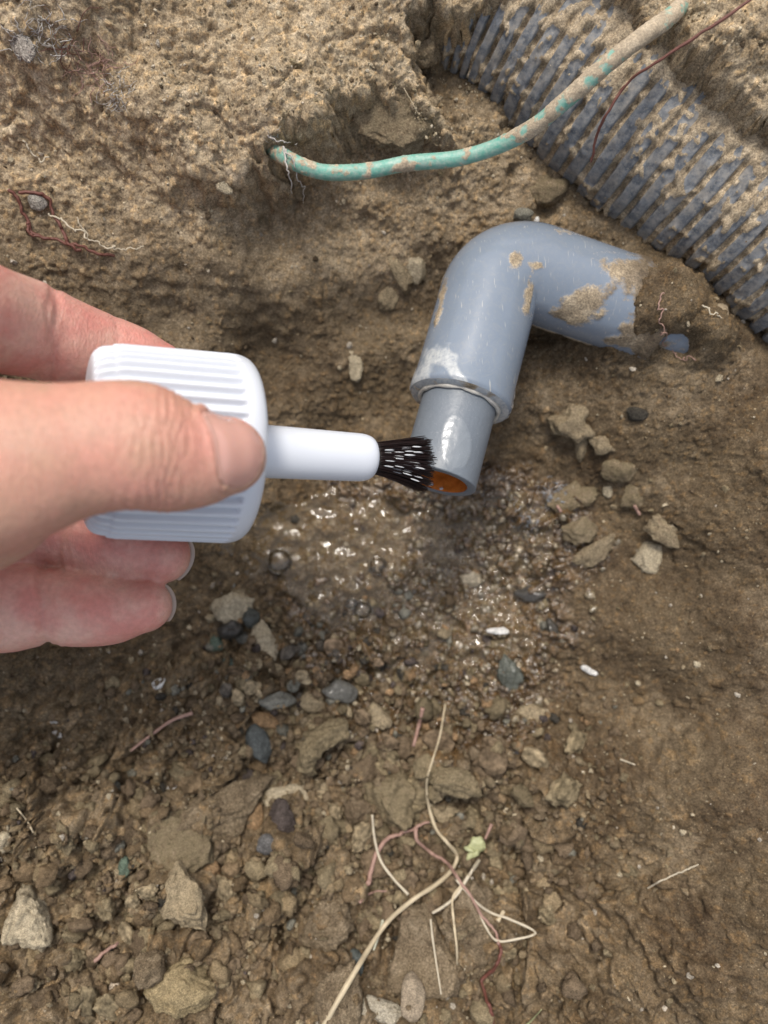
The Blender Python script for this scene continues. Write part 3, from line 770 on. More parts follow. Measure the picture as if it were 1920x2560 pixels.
# bristles
parts = []; rnd = random.Random(5); tipc = capL + ax * SL
bx = ax + np.array([0.0, 0.02, 0.0]); bend_to = np.array([0.0, -0.012, 0.0])
glints = []
for k in range(900):
    r = 3.3 * math.sqrt(rnd.random()); a = rnd.random() * 6.283
    o = nv * r * math.cos(a) * 0.85 + bv * r * math.sin(a)
    L = 12.5 + rnd.gauss(0, 0.35) - 0.05 * r * r * 0.8 + (0.8 if rnd.random() < 0.06 else 0)
    fan = 0.85 + rnd.gauss(0, 0.05)
    tip = o * (1 + fan) + (nv * rnd.gauss(0, 0.22) + bv * rnd.gauss(0, 0.26))
    t = np.linspace(0, 1, 7)[:, None]
    c = tipc - ax * 0.8 + o + ax * (L + 0.8) * t + (tip - o) * (t ** 1.25) + (bv * rnd.gauss(0, 0.12) + nv * rnd.gauss(0, 0.12)) * np.sin(t * 3.14)
    c = c + np.array([-0.0, -0.9, 0.0]) * (t ** 2)
    parts.append(tube(c, np.linspace(0.10, 0.06, 7), 4))
    if rnd.random() < 0.40 and (c[-1] - tipc) @ nv > 3.0: glints.append((c, rnd.random()))
Vb_, Fb_ = merge(parts)
link('bristles', mesh_np('bristles', Vb_, Fb_), M_BRISTLE, brush_root, kind='stuff')
parts = []  # short whitish strokes along wet bristles, glints put in as pale colour
for c, q in glints[:48]:
    k0 = 1 + int(q * 3.99); seg_ = spline(c[k0:k0 + 2], 6) + nv * 0.22
    parts.append(tube(seg_, np.array([0.03, 0.10, 0.125, 0.12, 0.09, 0.02]) * (0.8 + q * 0.6), 7))
Vd, Fd = merge(parts)
link('glue_glints', mesh_np('glue_glints', Vd, Fd), M_GLUE_GLINT, brush_root, kind='stuff')

# ------------------------------------------------------------ hand
def R3(x, y, d, rpx): return (P(x, y, d), rpx * K * d / F)


def finger(keys, n=60, flat=1.0):
    c = spline([k[0] for k in keys], n); r = spline([[k[1], 0, 0] for k in keys], n)[:, 0]
    V, f = tube(c, r * flat, 36, rb=r)
    # round tip
    S, sf = ICO[3]; t = c[-1] - c[-2]; t /= np.linalg.norm(t)
    S = S * r[-1]; S = S + np.outer(S @ t, t) * 0.15
    T, N, B = frames(c); S = S + np.outer(S @ N[-1], N[-1]) * (flat - 1)
    return [(V, f), (S + c[-1], sf)], c, r


def kp(x, y, d, r): return (P(x / K, y / K, d), r)


idx_k = [kp(-820, 860, 128, 12.0), kp(-420, 700, 112, 10.5), kp(-160, 752, 126, 9.8), kp(0, 803, 140, 9.6), kp(70, 822, 147, 9.3), kp(140, 846, 151, 8.8), kp(240, 884, 158, 8.7), kp(330, 910, 162, 8.0), kp(385, 930, 164, 6.8)]
mid_k = [kp(-820, 1130, 150, 12.0), kp(-460, 1250, 138, 10.5), kp(-200, 1290, 146, 9.6), kp(0, 1306, 158, 9.7), kp(110, 1312, 162, 9.0), kp(160, 1320, 163, 8.5), kp(250, 1340, 162, 8.6), kp(330, 1364, 161, 8.2), kp(392, 1384, 161, 6.2)]
rin_k = [kp(-820, 1380, 160, 11.0), kp(-460, 1490, 142, 9.8), kp(-200, 1520, 146, 9.0), kp(0, 1520, 154, 9.0), kp(75, 1517, 156, 8.4), kp(122, 1516, 157, 7.5), kp(200, 1523, 158, 7.8), kp(280, 1523, 158, 7.4), kp(352, 1516, 158, 5.6)]
pin_k = [kp(-860, 1620, 170, 9.5), kp(-560, 1720, 152, 8.2), kp(-460, 1735, 150, 7.2), kp(-340, 1720, 154, 6.6), kp(-250, 1700, 156, 6.6), kp(-200, 1690, 157, 5.6)]
thb_k = [kp(-900, 1330, 128, 21), kp(-520, 1250, 118, 18.5), kp(-220, 1195, 112, 15.5), kp(0, 1160, 112, 13.0), kp(110, 1140, 113, 11.2), kp(200, 1124, 114.5, 10.0), kp(300, 1113, 116, 9.75), kp(360, 1118, 117.2, 9.7), kp(430, 1137, 119.5, 9.0), kp(500, 1145, 122.0, 8.0), kp(560, 1141, 124.8, 6.6)]
parts = []; lines = {}
for nm, kk, fl in (('index', idx_k, 0.95), ('middle', mid_k, 0.95), ('ring', rin_k, 0.95), ('little', pin_k, 0.95), ('thumb', thb_k, 0.86)):
    pp, c, r = finger(kk, 70, fl); parts += pp; lines[nm] = (c, r)


def ell(center, radii, rot=None):
    S, f = ICO[4]; V = S * np.array(radii)
    if rot is not None:
        a = math.radians(rot); ca, sa = math.cos(a), math.sin(a); V = np.stack([V[:, 0] * ca - V[:, 1] * sa, V[:, 0] * sa + V[:, 1] * ca, V[:, 2]], -1)
    return (V + center, f)


parts += [ell(P(-900 / K, 1250 / K, 142), (40, 41, 17), 10), ell(P(-1250 / K, 1280 / K, 140), (40, 36, 19)), ell(P(-640 / K, 1290 / K, 128), (26, 24, 14)),
          ell(P(-40 / K, 1290 / K, 121), (14, 9, 8), 28), ell(P(-300 / K, 1330 / K, 130), (18, 14, 12), 10)]
fc = spline([P(-1250 / K, 1280 / K, 140), P(-2100 / K, 1330 / K, 136), P(-3300 / K, 1500 / K, 128)], 30)
parts.append(tube(fc, np.linspace(20, 27, 30), 40, rb=np.linspace(29, 38, 30)))
Vh, Fh = merge(parts)
tmp_me = mesh_np('tmp_hand', Vh, Fh); tmp = bpy.data.objects.new('tmp_hand', tmp_me); scene.collection.objects.link(tmp)
md = tmp.modifiers.new('r', 'REMESH'); md.mode = 'VOXEL'; md.voxel_size = 0.00062; md.adaptivity = 0
sm = tmp.modifiers.new('s', 'SMOOTH'); sm.factor = 0.5; sm.iterations = 9
dg = bpy.context.evaluated_depsgraph_get(); hand_me = bpy.data.meshes.new_from_object(tmp.evaluated_get(dg))
bpy.data.objects.remove(tmp); hand_me.name = 'hand'
n = len(hand_me.vertices); co = np.empty(n * 3, np.float32); hand_me.vertices.foreach_get('co', co); co = co.reshape(-1, 3).astype(float) * 1000
no = np.empty(n * 3, np.float32); hand_me.vertex_normals.foreach_get('vector', no); no = no.reshape(-1, 3).astype(float)
hx, hy = proj(co); hx = hx * K; hy = hy * K


def near_line(nm):
    c, r = lines[nm]; best = np.full(n, 1e9)
    for k in range(0, len(c), 3): best = np.minimum(best, np.linalg.norm(co - c[k], axis=1) - r[k])
    return best


dist = {k: near_line(k) for k in lines}
own = np.array([min(dist, key=lambda k: 0)] * 0)
names_ = list(dist); own = np.argmin(np.stack([dist[k] for k in names_]), 0)
disp = np.zeros(n)


def crease(nm, x0, lean, w, dep, y0, wob=3.0):
    """skin fold across a finger: at picture x0 for y0, leaning"""
    sel = own == names_.index(nm)
    s = (hx - (x0 + lean * (hy - y0) + wob * np.sin(hy / 17.0 + x0))) / 12.0
    k = np.exp(-(s / w) ** 2) * dep - 0.35 * dep * (np.exp(-((s - 2.2 * w) / (1.5 * w)) ** 2) + np.exp(-((s + 2.2 * w) / (1.5 * w)) ** 2))
    disp[sel] -= k[sel] * (no[sel, 2] > -0.3)


crease('index', 138, -0.05, 0.7, 0.38, 830); crease('index', 122, -0.02, 0.6, 0.25, 830); crease('index', 292, 0.05, 0.6, 0.10, 830)
crease('middle', 150, 0.0, 0.7, 0.6, 1380, 2); crease('middle', 170, 0.1, 0.6, 0.35, 1380, 2); crease('middle', 190, 0.2, 0.5, 0.15, 1380)
crease('ring', 108, 0.10, 0.8, 0.55, 1515, 4); crease('ring', 126, 0.14, 0.6, 0.32, 1515, 3); crease('ring', 160, 0.05, 0.5, 0.12, 1515, 3)
for x0, dep in ((392, 0.26), (412, 0.38), (431, 0.34), (449, 0.26), (340, 0.18), (362, 0.2), (300, 0.12), (470, 0.18)): crease('thumb', x0, -0.12, 0.42, dep, 1100, 5)
# nail fold on the thumb: raised ridge behind and beside the nail
NAIL = np.array([(500, 1030), (520, 1062), (534, 1100), (540, 1140), (544, 1178), (554, 1210), (590, 1222), (628, 1205), (650, 1170), (656, 1130), (648, 1092), (618, 1060), (575, 1042), (540, 1029)], float)
fold = NAIL[[0, 1, 2, 3, 4, 5]]


def dist_poly(pxs, pys, pl):
    d = np.full(pxs.shape, 1e9)
    for a, b in zip(pl[:-1], pl[1:]):
        e = b - a; t = np.clip(((pxs - a[0]) * e[0] + (pys - a[1]) * e[1]) / (e @ e), 0, 1); d = np.minimum(d, np.hypot(pxs - a[0] - t * e[0], pys - a[1] - t * e[1]))
    return d


def inside(pxs, pys, pl):
    ins = np.zeros(pxs.shape, bool)
    for k in range(len(pl)):
        a, b = pl[k], pl[(k + 1) % len(pl)]
        ins ^= ((a[1] > pys) != (b[1] > pys)) & (pxs < (b[0] - a[0]) * (pys - a[1]) / (b[1] - a[1] + 1e-12) + a[0])
    return ins


selT = (own == names_.index('thumb')) & (no[:, 2] > 0.0)
dfold = dist_poly(hx, hy, fold); inn = inside(hx, hy, NAIL)
disp += np.where(selT & ~inn, 0.55 * np.exp(-((dfold - 9) / 8) ** 2), 0)
disp -= np.where(selT & inn, 0.25 * sstep(0, 10, dfold) , 0)
disp += 0.10 * perlin3(co, 7, 40) + 0.25 * perlin3(co, 18, 42)
co2 = co + no * disp[:, None]
hand_me.vertices.foreach_set('co', (co2 * 0.001).astype(np.float32).ravel()); hand_me.update()
pk = np.array([0.85 if names_[k] != 'thumb' else 0.15 for k in range(5)])[own]
pk = np.clip(pk + 0.3 * sstep(430, 600, hx) * (own == names_.index('thumb')), 0, 1)
at = hand_me.attributes.new('pink', 'FLOAT', 'POINT'); at.data.foreach_set('value', pk.astype(np.float32))
hand_me.polygons.foreach_set('use_smooth', np.ones(len(hand_me.polygons), bool)); hand_me.materials.clear()
person = link('person', hand_me, M_SKIN, None, label='bare hand from the left pinching the white ribbed cap, thumb on top', category='person')

# thumb nail: a curved plate lying in the nail bed
bvh = BVHTree.FromObject(person, bpy.context.evaluated_depsgraph_get())
camp = Vector((0, 0, CAMH / 1000))


def nail_plate(poly, bulge, name, mats, lift=0.25, sm_=6):
    ctr = poly.mean(0); rings = 14; m = 64
    cl = np.vstack([poly, poly[:1]]); seglen = np.r_[0, np.cumsum(np.linalg.norm(np.diff(cl, axis=0), axis=1))]
    tt = np.linspace(0, seglen[-1], m, endpoint=False); ol = np.stack([np.interp(tt, seglen, cl[:, i]) for i in (0, 1)], -1)
    for _ in range(2): ol = (np.roll(ol, 1, 0) + 2 * ol + np.roll(ol, -1, 0)) / 4
    V = []
    for r in range(rings + 1):
        f = r / rings
        for q in (ol * f + ctr * (1 - f)):
            p = P(q[0] / K, q[1] / K, 120) * 0.001; dr = (Vector(p) - camp).normalized()
            h = bvh.ray_cast(camp, dr)
            if h[0] is None: h = bvh.find_nearest(Vector(p))
            V.append((np.array(h[0]) + np.array(h[1]) * 0.001 * (lift * (1 - 0.9 * f ** 6) + bulge * (1 - f * f))) * 1000)
    V = np.array(V).reshape(rings + 1, m, 3)
    for _ in range(sm_):
        W = V.copy(); W[1:-1] = 0.5 * V[1:-1] + 0.125 * (V[:-2] + V[2:] + np.roll(V, 1, 1)[1:-1] + np.roll(V, -1, 1)[1:-1]); V = W
        V[0] = V[1].mean(0)
    under = V[-1:] - np.array([0, 0, 0.9])
    V = np.concatenate([V, under]).reshape(-1, 3)
    return link(name, mesh_np(name, V, grid_faces(rings + 2, m, True)), mats, person)


nail_plate(NAIL, 0.35, 'nail', M_NAIL)


def tip_nail(nm, out_dir, wid, lab):
    c, r = lines[nm]; t = c[-1] - c[-6]; t /= np.linalg.norm(t)
    out = np.array(out_dir, float); out -= t * (out @ t); out /= np.linalg.norm(out); side = np.cross(t, out); rr = r[-1]
    V = []
    nu, nv_ = 12, 17
    for i in range(nu):
        u = i / (nu - 1)
        for j in range(nv_):
            a = (j / (nv_ - 1) - 0.5) * 1.75
            rad = rr + 0.2 - 0.5 * u
            ext = -7 + (7 + rr * 1.12 + 0.05) * u - 1.8 * (abs(a) / 1.05) ** 2 * u
            V.append(c[-1] + t * ext + (out * math.cos(a) + side * math.sin(a)) * rad * wid - out * 1.2 * u * u)
    V = np.array(V); V2 = V - np.repeat((out * 0.35)[None], len(V), 0)
    f1 = grid_faces(nu, nv_); f2 = f1[:, ::-1] + len(V)
    i = np.arange(nv_ - 1) + (nu - 1) * nv_; side_f = np.stack([i, i + 1, i + 1 + len(V), i + len(V)], -1)
    o = link('nail', mesh_np('nail', np.vstack([V, V2]), np.vstack([f1, f2, side_f])), M_NAILTIP, person); o['label'] = lab


tip_nail('middle', (0.35, -0.1, -1), 0.95, 'translucent grey nail edge behind the middle fingertip')
tip_nail('ring', (0.5, 0.05, -1), 0.95, 'pale nail edge behind the ring fingertip')
tip_nail('index', (0.2, 0.1, -1), 0.95, 'nail on the far side of the index fingertip')
tip_nail('little', (0.2, -0.1, -1), 0.95, 'nail on the far side of the little finger')

# ------------------------------------------------------------ stones and clods
def stone_mesh(name, size, seed, sub=4, ang=0.0, facets=7, col=(0.3, 0.22, 0.13), dust=0.3, wet_=0.0, rough_=0.10, center=(0, 0, 0), bite=None):
    V, f = ICO[sub]; V = V.copy(); rough_ = 0.03 if isinstance(bite, tuple) else rough_; r = np.random.default_rng(seed)
    for _ in range(facets):                      # chop flat faces
        nrm_ = r.normal(size=3); nrm_ /= np.linalg.norm(nrm_); lim = 0.55 + 0.3 * r.random()
        dd = V @ nrm_; V = V - np.outer(np.maximum(dd - lim, 0) * 0.9, nrm_)
    if rough_ > 0.08:
        V += V * (0.10 * np.abs(perlin3(V, 0.45, (seed + 8) % 90)) + 0.09 * np.abs(perlin3(V, 0.2, (seed + 9) % 90)) + 0.05 * perlin3(V, 0.09, (seed + 2) % 90))[:, None]
    V += V * (0.22 * perlin3(V, 0.9, seed % 90) + rough_ * perlin3(V, 0.33, (seed + 3) % 90) + 0.6 * rough_ * perlin3(V, 0.15, (seed + 5) % 90))[:, None]
    if isinstance(bite, list):                   # own outline seen from above
        pl = np.array(bite, float) * [1, -1]; hw = np.abs(pl).max(0); pl = pl / hw
        tt = np.arctan2(V[:, 1], V[:, 0]); rr2 = np.full(len(V), 0.3)
        for a_, b_ in zip(pl, np.roll(pl, -1, 0)):
            e_ = b_ - a_; den = np.cos(tt) * e_[1] - np.sin(tt) * e_[0]
            with np.errstate(all='ignore'):
                t_ = (a_[0] * e_[1] - a_[1] * e_[0]) / den; u_ = (a_[0] * np.sin(tt) - a_[1] * np.cos(tt)) / den
            ok = (t_ > 0) & (u_ >= -1e-6) & (u_ <= 1 + 1e-6); rr2 = np.where(ok, t_, rr2)
        fl_ = np.hypot(V[:, 0], V[:, 1]); V[:, :2] *= (rr2 / np.maximum(np.sqrt(np.maximum(fl_, 1e-6)), 1e-3))[:, None] ** 1.0
        V[:, 2] = np.sign(V[:, 2]) * np.abs(V[:, 2]) ** 0.8
        V = V + V * (0.12 * perlin3(V, 0.5, seed % 77) + 0.08 * np.abs(perlin3(V, 0.22, seed % 71)))[:, None]; V[:, 2] += 0.22 * perlin3(V, 0.55, seed % 67) + 0.08 * perlin3(V, 0.18, seed % 63)
    elif bite is not None:                         # arched lump: bend the long axis over a hollow
        u = V[:, 0].copy(); th_ = np.radians(118 - 100 * u); rho = 0.66 + 0.33 * V[:, 1]
        V = np.stack([rho * np.cos(th_) - 0.02, rho * np.sin(th_) - 0.15, V[:, 2] * (0.8 + 0.2 * V[:, 1])], -1)
        V = V + np.stack([0.09 * perlin3(V, 0.4, 61) + 0.05 * perlin3(V, 0.16, 62), 0.09 * perlin3(V, 0.4, 63) + 0.05 * perlin3(V, 0.16, 64), 0.12 * perlin3(V, 0.3, 65) + 0.06 * perlin3(V, 0.12, 66)], -1)
    V = V * np.array(size) * 0.5 * 1.12
    a = math.radians(ang); ca, sa = math.cos(a), math.sin(a)
    V = np.stack([V[:, 0] * ca - V[:, 1] * sa, V[:, 0] * sa + V[:, 1] * ca, V[:, 2]], -1)
    me = mesh_np(name, V, f, True, {'dust': np.full(len(V), dust), 'wet': np.full(len(V), wet_)})
    ca_ = me.color_attributes.new('base', 'FLOAT_COLOR', 'POINT'); ca_.data.foreach_set('color', np.tile([*col, 1], len(V)).astype(np.float32))
    return me


TAN = (0.29, 0.23, 0.145); PTAN = (0.40, 0.335, 0.23); BRN = (0.135, 0.098, 0.062); DK = (0.052, 0.046, 0.037); GRY = (0.18, 0.17, 0.135); GRN = (0.115, 0.15, 0.11)
WHT = (0.62, 0.60, 0.56); OLV = (0.20, 0.158, 0.095); ORG = (0.27, 0.175, 0.095); PUR = (0.085, 0.068, 0.060); YEL = (0.27, 0.21, 0.118)
HERO = [  # name, x, y, w, h, angle, colour, dust, wet, label, [height factor], [sink]
    ('clod', 728, 1612, 160, 135, 18, OLV, 0.42, 0.0, 'large hollowed olive brown clod, the biggest lump in the gravel below the puddle', 0.7, (0.2, -0.95, 0.85)),
    ('stone', 636, 1716, 118, 46, 0, PTAN, 0.3, 0, 'pale flat stone with a straight dark underside, lying over the purple grey stone', 0.5, [(-58, -12), (-40, -22), (10, -24), (30, -15), (58, 12), (0, 28), (-15, 15), (-58, 18)]),
    ('stone', 607, 1770, 62, 80, 5, PUR, 0.25, 0, 'rounded dark purple grey stone tucked under the pale flat stone', 0.8, None),
    ('clod', 846, 1725, 92, 106, 0, OLV, 0.5, 0, 'egg shaped brown clod right of the pale flat stone', 0.75, [(-46, -35), (20, -55), (45, -40), (46, 0), (25, 40), (5, 52), (-15, 40), (-42, -5)]),
    ('clod', 398, 1818, 128, 118, 0, OLV, 0.55, 0, 'broad flat topped greyish brown clod left of the stalks', 0.5, [(-62, -40), (-20, -62), (40, -58), (60, -10), (55, 40), (10, 60), (-45, 58), (-58, 10)]),
    ('stone', 400, 1930, 100, 135, 0, TAN, 0.42, 0, 'faceted tan stone touching the lower edge of the broad flat clod', 0.7, [(-45, -40), (-5, -65), (35, -20), (50, 40), (42, 70), (0, 45), (-40, 20)]),
    ('stone', 75, 1972, 92, 112, 0, PTAN, 0.15, 0, 'pale pointed triangular stone near the lower left edge', 0.9, [(-42, 25), (-38, -10), (-15, -58), (5, -45), (30, -5), (45, 40), (20, 52), (-35, 40)]),
    ('stone', 392, 2122, 128, 92, 0, YEL, 0.3, 0, 'yellowish half round stone near the bottom left', 0.7, [(-62, -5), (-40, -40), (20, -46), (45, -25), (64, 5), (50, 30), (0, 45), (-40, 30)]),
    ('pebble', 889, 2148, 46, 80, 5, (0.30, 0.24, 0.17), 0.1, 0, 'smooth upright oval grey tan pebble at the bottom edge', 0.8, None),
    ('stone', 828, 2182, 100, 46, -22, (0.42, 0.37, 0.28), 0.4, 0, 'slanting stone with a white crusted edge beside the smooth oval pebble', 0.5, None),
    ('clod', 905, 2050, 150, 185, 15, BRN, 0.75, 0, 'biggest brown clod at the bottom, under the long straw stalk', 0.32, [(-90, 20), (-60, -60), (-20, -110), (40, -90), (60, -30), (110, 40), (90, 110), (0, 120), (-100, 90)]),
    ('clod', 1030, 2010, 130, 170, 15, BRN, 0.75, 0, 'tall brown clod under the loop of pale stems', 0.42, None),
    ('clod', 490, 1735, 190, 95, 25, BRN, 0.7, 0, 'long reddish brown slab of earth left of the pale flat stone', 0.5, None),
    ('clod', 330, 2085, 70, 60, 0, BRN, 0.7, 0, 'small brown clod just above the yellowish half round stone', 0.7, None),
    ('clod', 700, 1985, 110, 90, 30, BRN, 0.8, 0, 'rough brown clod left of the long stalk', 0.6, None),
    ('clod', 735, 2140, 80, 120, 10, BRN, 0.7, 0, 'dark upright clod beside the lower end of the long stalk', 0.7, None),
    ('pebble', 240, 1710, 44, 54, -8, GRY, 0.15, 0, 'blocky grey green pebble in the dark soil at left', 0.8, None),
    ('pebble', 270, 1872, 25, 50, -12, GRN, 0.15, 0, 'narrow green pebble left of the broad flat clod', 0.8, None),
    ('pebble', 560, 1600, 44, 82, 25, (0.088, 0.095, 0.092), 0.1, 0, 'bluish grey curved pebble above the dark gap', 0.8, None),
    ('pebble', 600, 1511, 74, 36, 5, (0.20, 0.195, 0.165), 0.1, 0, 'grey oblong pebble lying level in the gravel', 0.8, None),
    ('pebble', 572, 1556, 56, 38, -25, ORG, 0.15, 0, 'orange tan angular pebble under the grey oblong pebble', 0.8, None),
    ('stone', 504, 1314, 84, 60, 30, PTAN, 0.2, 0, 'pale angular stone right of the lowest fingertip', 0.6, None),
    ('stone', 574, 1382, 36, 72, 22, PTAN, 0.25, 0, 'narrow pale stone standing below the pale angular stone', 0.8, None),
    ('pebble', 497, 1357, 50, 38, 0, DK, 0.05, 0.3, 'black pebble directly under the pale angular stone', 0.8, None),
    ('pebble', 470, 1388, 28, 32, 0, GRN, 0.05, 0.2, 'small green pebble at the left end of the gravel', 0.8, None),
    ('pebble', 541, 1332, 34, 44, 20, (0.075, 0.078, 0.068), 0.05, 0.2, 'dark grey pebble leaning on the right of the pale angular stone', 0.8, None),
    ('pebble', 530, 1378, 36, 26, 0, (0.12, 0.118, 0.10), 0.1, 0.1, 'grey pebble between the black pebble and the narrow pale stone', 0.8, None),
    ('pebble', 498, 1432, 34, 28, 0, (0.12, 0.15, 0.125), 0.2, 0, 'greenish grey pebble in the upper gravel', 0.8, None),
    ('stone', 820, 1548, 42, 62, 12, TAN, 0.3, 0, 'upright tan stone above the large hollowed clod', 0.8, None),
    ('pebble', 736, 1492, 64, 40, -12, (0.13, 0.125, 0.108), 0.1, 0.2, 'dark grey pebble at the lower rim of the wet gravel', 0.7, None),
    ('pebble', 677, 1515, 50, 42, -12, TAN, 0.4, 0, 'tan pebble left of the upright tan stone', 0.7, None),
    ('stone', 1240, 916, 100, 84, -20, TAN, 0.57, 0, 'crooked tan lump right of the cut pipe', 0.45, [(-55, 5), (-30, -10), (-25, -40), (20, -42), (25, -10), (50, 5), (25, 35), (-10, 25), (-35, 30)]),
    ('stone', 1256, 962, 30, 66, -8, TAN, 0.57, 0, 'pointed tan splinter hanging below the crooked tan lump', 0.5, None),
    ('stone', 1297, 962, 52, 46, 0, TAN, 0.57, 0, 'squarish tan stone beside the tan splinter', 0.5, None),
    ('stone', 1330, 1015, 70, 54, 25, OLV, 0.57, 0, 'olive stone below the squarish tan stone', 0.5, None),
    ('stone', 1236, 1072, 90, 52, 12, OLV, 0.57, 0, 'flat olive stone in the slope right of the puddle', 0.4, None),
    ('stone', 1246, 1148, 70, 56, -15, OLV, 0.57, 0.1, 'olive brown stone under the flat olive stone', 0.5, None),
    ('stone', 1282, 1192, 92, 40, 35, TAN, 0.57, 0, 'sloping tan stone right of the wet patch', 0.5, None),
    ('stone', 1432, 1148, 92, 56, -30, TAN, 0.57, 0, 'bent tan stone, rightmost of the stones in the slope', 0.5, None),
    ('stone', 1398, 1202, 70, 62, 10, PTAN, 0.50, 0, 'pale crumbly stone below the bent tan stone', 0.5, None),
    ('stone', 1363, 1075, 50, 44, 10, OLV, 0.57, 0, 'small olive stone above the sloping tan stone', 0.5, None),
    ('pebble', 1312, 1058, 20, 34, 5, PTAN, 0.2, 0, 'small pale upright pebble in the right slope', 0.6, None),
    ('pebble', 1144, 1280, 62, 32, 8, DK, 0.05, 0.6, 'black oval pebble at the right of the wet patch', 0.7, None),
    ('pebble', 1190, 1358, 24, 42, 25, DK, 0.1, 0.2, 'small black pebble lower right of the wet patch', 0.7, None),
    ('stone', 1099, 1455, 46, 76, 0, (0.10, 0.105, 0.085), 0.15, 0.3, 'dark pointed stone at the lower right of the wet gravel', 0.5, None),
    ('stone', 1014, 1252, 48, 34, 0, PTAN, 0.1, 0.4, 'pale tan stone shining in the wet patch', 0.7, None),
    ('pebble', 1078, 1362, 46, 14, 2, WHT, 0.05, 0.3, 'flat white chip lying in the wet gravel', 0.7, None),
    ('pebble', 1272, 1448, 36, 14, -28, WHT, 0.1, 0, 'white grain shaped chip on the smooth right slope', 0.7, None),
    ('pebble', 1372, 895, 40, 26, -15, DK, 0.2, 0, 'dark pebble under the buried elbow end', 0.7, None),
    ('stone', 1150, 1540, 50, 44, 0, TAN, 0.3, 0, 'tan lump pressed in the mud below the dark pointed stone', 0.4, None),
    ('stone', 1352, 1405, 1, 1, 0, TAN, 0.3, 0, '', 0.4, None),
    ('pebble', 578, 1820, 44, 38, 0, (0.13, 0.125, 0.12), 0.1, 0, 'grey pebble under the rounded dark stone', 0.8, None),
    ('pebble', 549, 1758, 36, 58, 8, ORG, 0.35, 0, 'brown upright pebble left of the rounded dark stone', 0.8, None),
    ('pebble', 460, 1872, 32, 28, 0, ORG, 0.1, 0, 'round orange tan pebble right of the broad flat clod', 0.8, None),
    ('pebble', 703, 1705, 50, 44, 0, TAN, 0.35, 0, 'tan pebble at the right end of the pale flat stone', 0.8, None),
    ('clod', 965, 1755, 80, 36, -28, TAN, 0.45, 0, 'slanting tan clod right of the thin stalk', 0.7, None),
    ('clod', 985, 1685, 110, 50, -10, OLV, 0.5, 0, 'long olive clod beside the top of the thin stalk', 0.6, None),
    ('clod', 870, 1610, 56, 44, 20, BRN, 0.5, 0, 'small brown clod in the hollow of the large clod', 0.8, None),
    ('clod', 790, 1655, 60, 50, 20, BRN, 0.5, 0, 'small brown clod just below the large hollowed clod', 0.8, None),
    ('clod', 920, 1660, 44, 60, 20, OLV, 0.45, 0, 'upright olive clod left of the thin stalk', 0.8, None),
    ('clod', 775, 1745, 60, 50, 20, BRN, 0.55, 0, 'brown clod left of the egg shaped clod', 0.8, None),
    ('clod', 700, 1800, 60, 56, 20, OLV, 0.5, 0, 'olive clod right of the grey pebble', 0.8, None),
    ('stone', 12, 1812, 34, 46, 10, PTAN, 0.1, 0, 'pale pebble cut by the left picture edge', 0.8, None),
    ('pebble', 84, 440, 38, 32, 0, (0.36, 0.33, 0.28), 0.2, 0, 'round pale pebble caught in the red roots on the left bank', 0.9, None),
    ('stone', 485, 407, 34, 32, 0, PTAN, 0.3, 0, 'small pale lump on the edge of the bank left of the cable', 0.8, None),
    ('stone', 845, 640, 66, 42, 60, TAN, 0.35, 0, 'leaf shaped tan stone on the slope left of the elbow', 0.4, None),
    ('stone', 865, 600, 80, 32, -60, TAN, 0.3, 0, 'narrow tan stone lying across the leaf shaped one', 0.5, None),
    ('stone', 897, 580, 44, 56, 10, PTAN, 0.35, 0, 'pale tan stone nearest the elbow on its left', 0.4, None),
    ('stone', 770, 790, 30, 60, 5, PTAN, 0.3, 0, 'small pale stone on the slope above the brush', 0.4, None),
    ('pebble', 1130, 466, 42, 26, 0, GRY, 0.15, 0, 'grey pebble just above the elbow bend', 0.8, None),
    ('pebble', 1158, 480, 10, 20, -20, WHT, 0.0, 0, 'tiny white splinter standing on the elbow bend', 0.9, None),
    ('pebble', 343, 1476, 28, 24, 10, WHT, 0.1, 0, 'white shell fragment below the hand', 0.4, None),
    ('pebble', 69, 1758, 18, 28, 20, WHT, 0.1, 0, 'white shell fragment near the left edge', 0.4, None),
    ('pebble', 124, 1585, 22, 14, -30, WHT, 0.05, 0, 'lower of two white flakes at left', 0.4, None),
    ('pebble', 117, 1560, 18, 12, -30, WHT, 0.05, 0, 'upper of two white flakes at left', 0.4, None),
    ('pebble', 370, 1700, 30, 8, 0, WHT, 0.1, 0, 'thin white sliver above the broad flat clod', 0.5, None),
    ('pebble', 216, 1706, 16, 8, -30, WHT, 0.1, 0, 'white sliver touching the blocky grey green pebble', 0.5, None),
    ('pebble', 230, 1985, 12, 36, 0, (0.45, 0.36, 0.29), 0.1, 0, 'pinkish husk standing right of the pale triangular stone', 0.5, None),
    ('pebble', 248, 2132, 22, 32, 0, (0.45, 0.37, 0.28), 0.1, 0, 'pale teardrop seed left of the yellowish half round stone', 0.5, None),
    ('pebble', 865, 1990, 12, 30, 0, (0.36, 0.26, 0.20), 0.1, 0, 'pinkish husk right of the long stalk', 0.6, None),
    ('pebble', 772, 2082, 30, 52, 5, (0.11, 0.12, 0.11), 0.2, 0, 'dark pebble in the gap beside the long stalk', 0.8, None),
    ('clod', 860, 262, 180, 120, 15, TAN, 0.62, 0, 'large sandy clod in the recess above the cable', 0.45, None),
    ('clod', 905, 120, 66, 56, 15, TAN, 0.65, 0, 'sandy clod leaning against the left end of the corrugated pipe', 0.7, None),
    ('clod', 1180, 420, 70, 56, -10, OLV, 0.6, 0, 'brown lump of earth hanging under the corrugated pipe', 0.7, None),
    ('clod', 46, 92, 46, 80, 15, (0.36, 0.32, 0.27), 0.3, 0, 'pale grey lump wrapped in fine roots in the top left corner', 0.4, None),
]
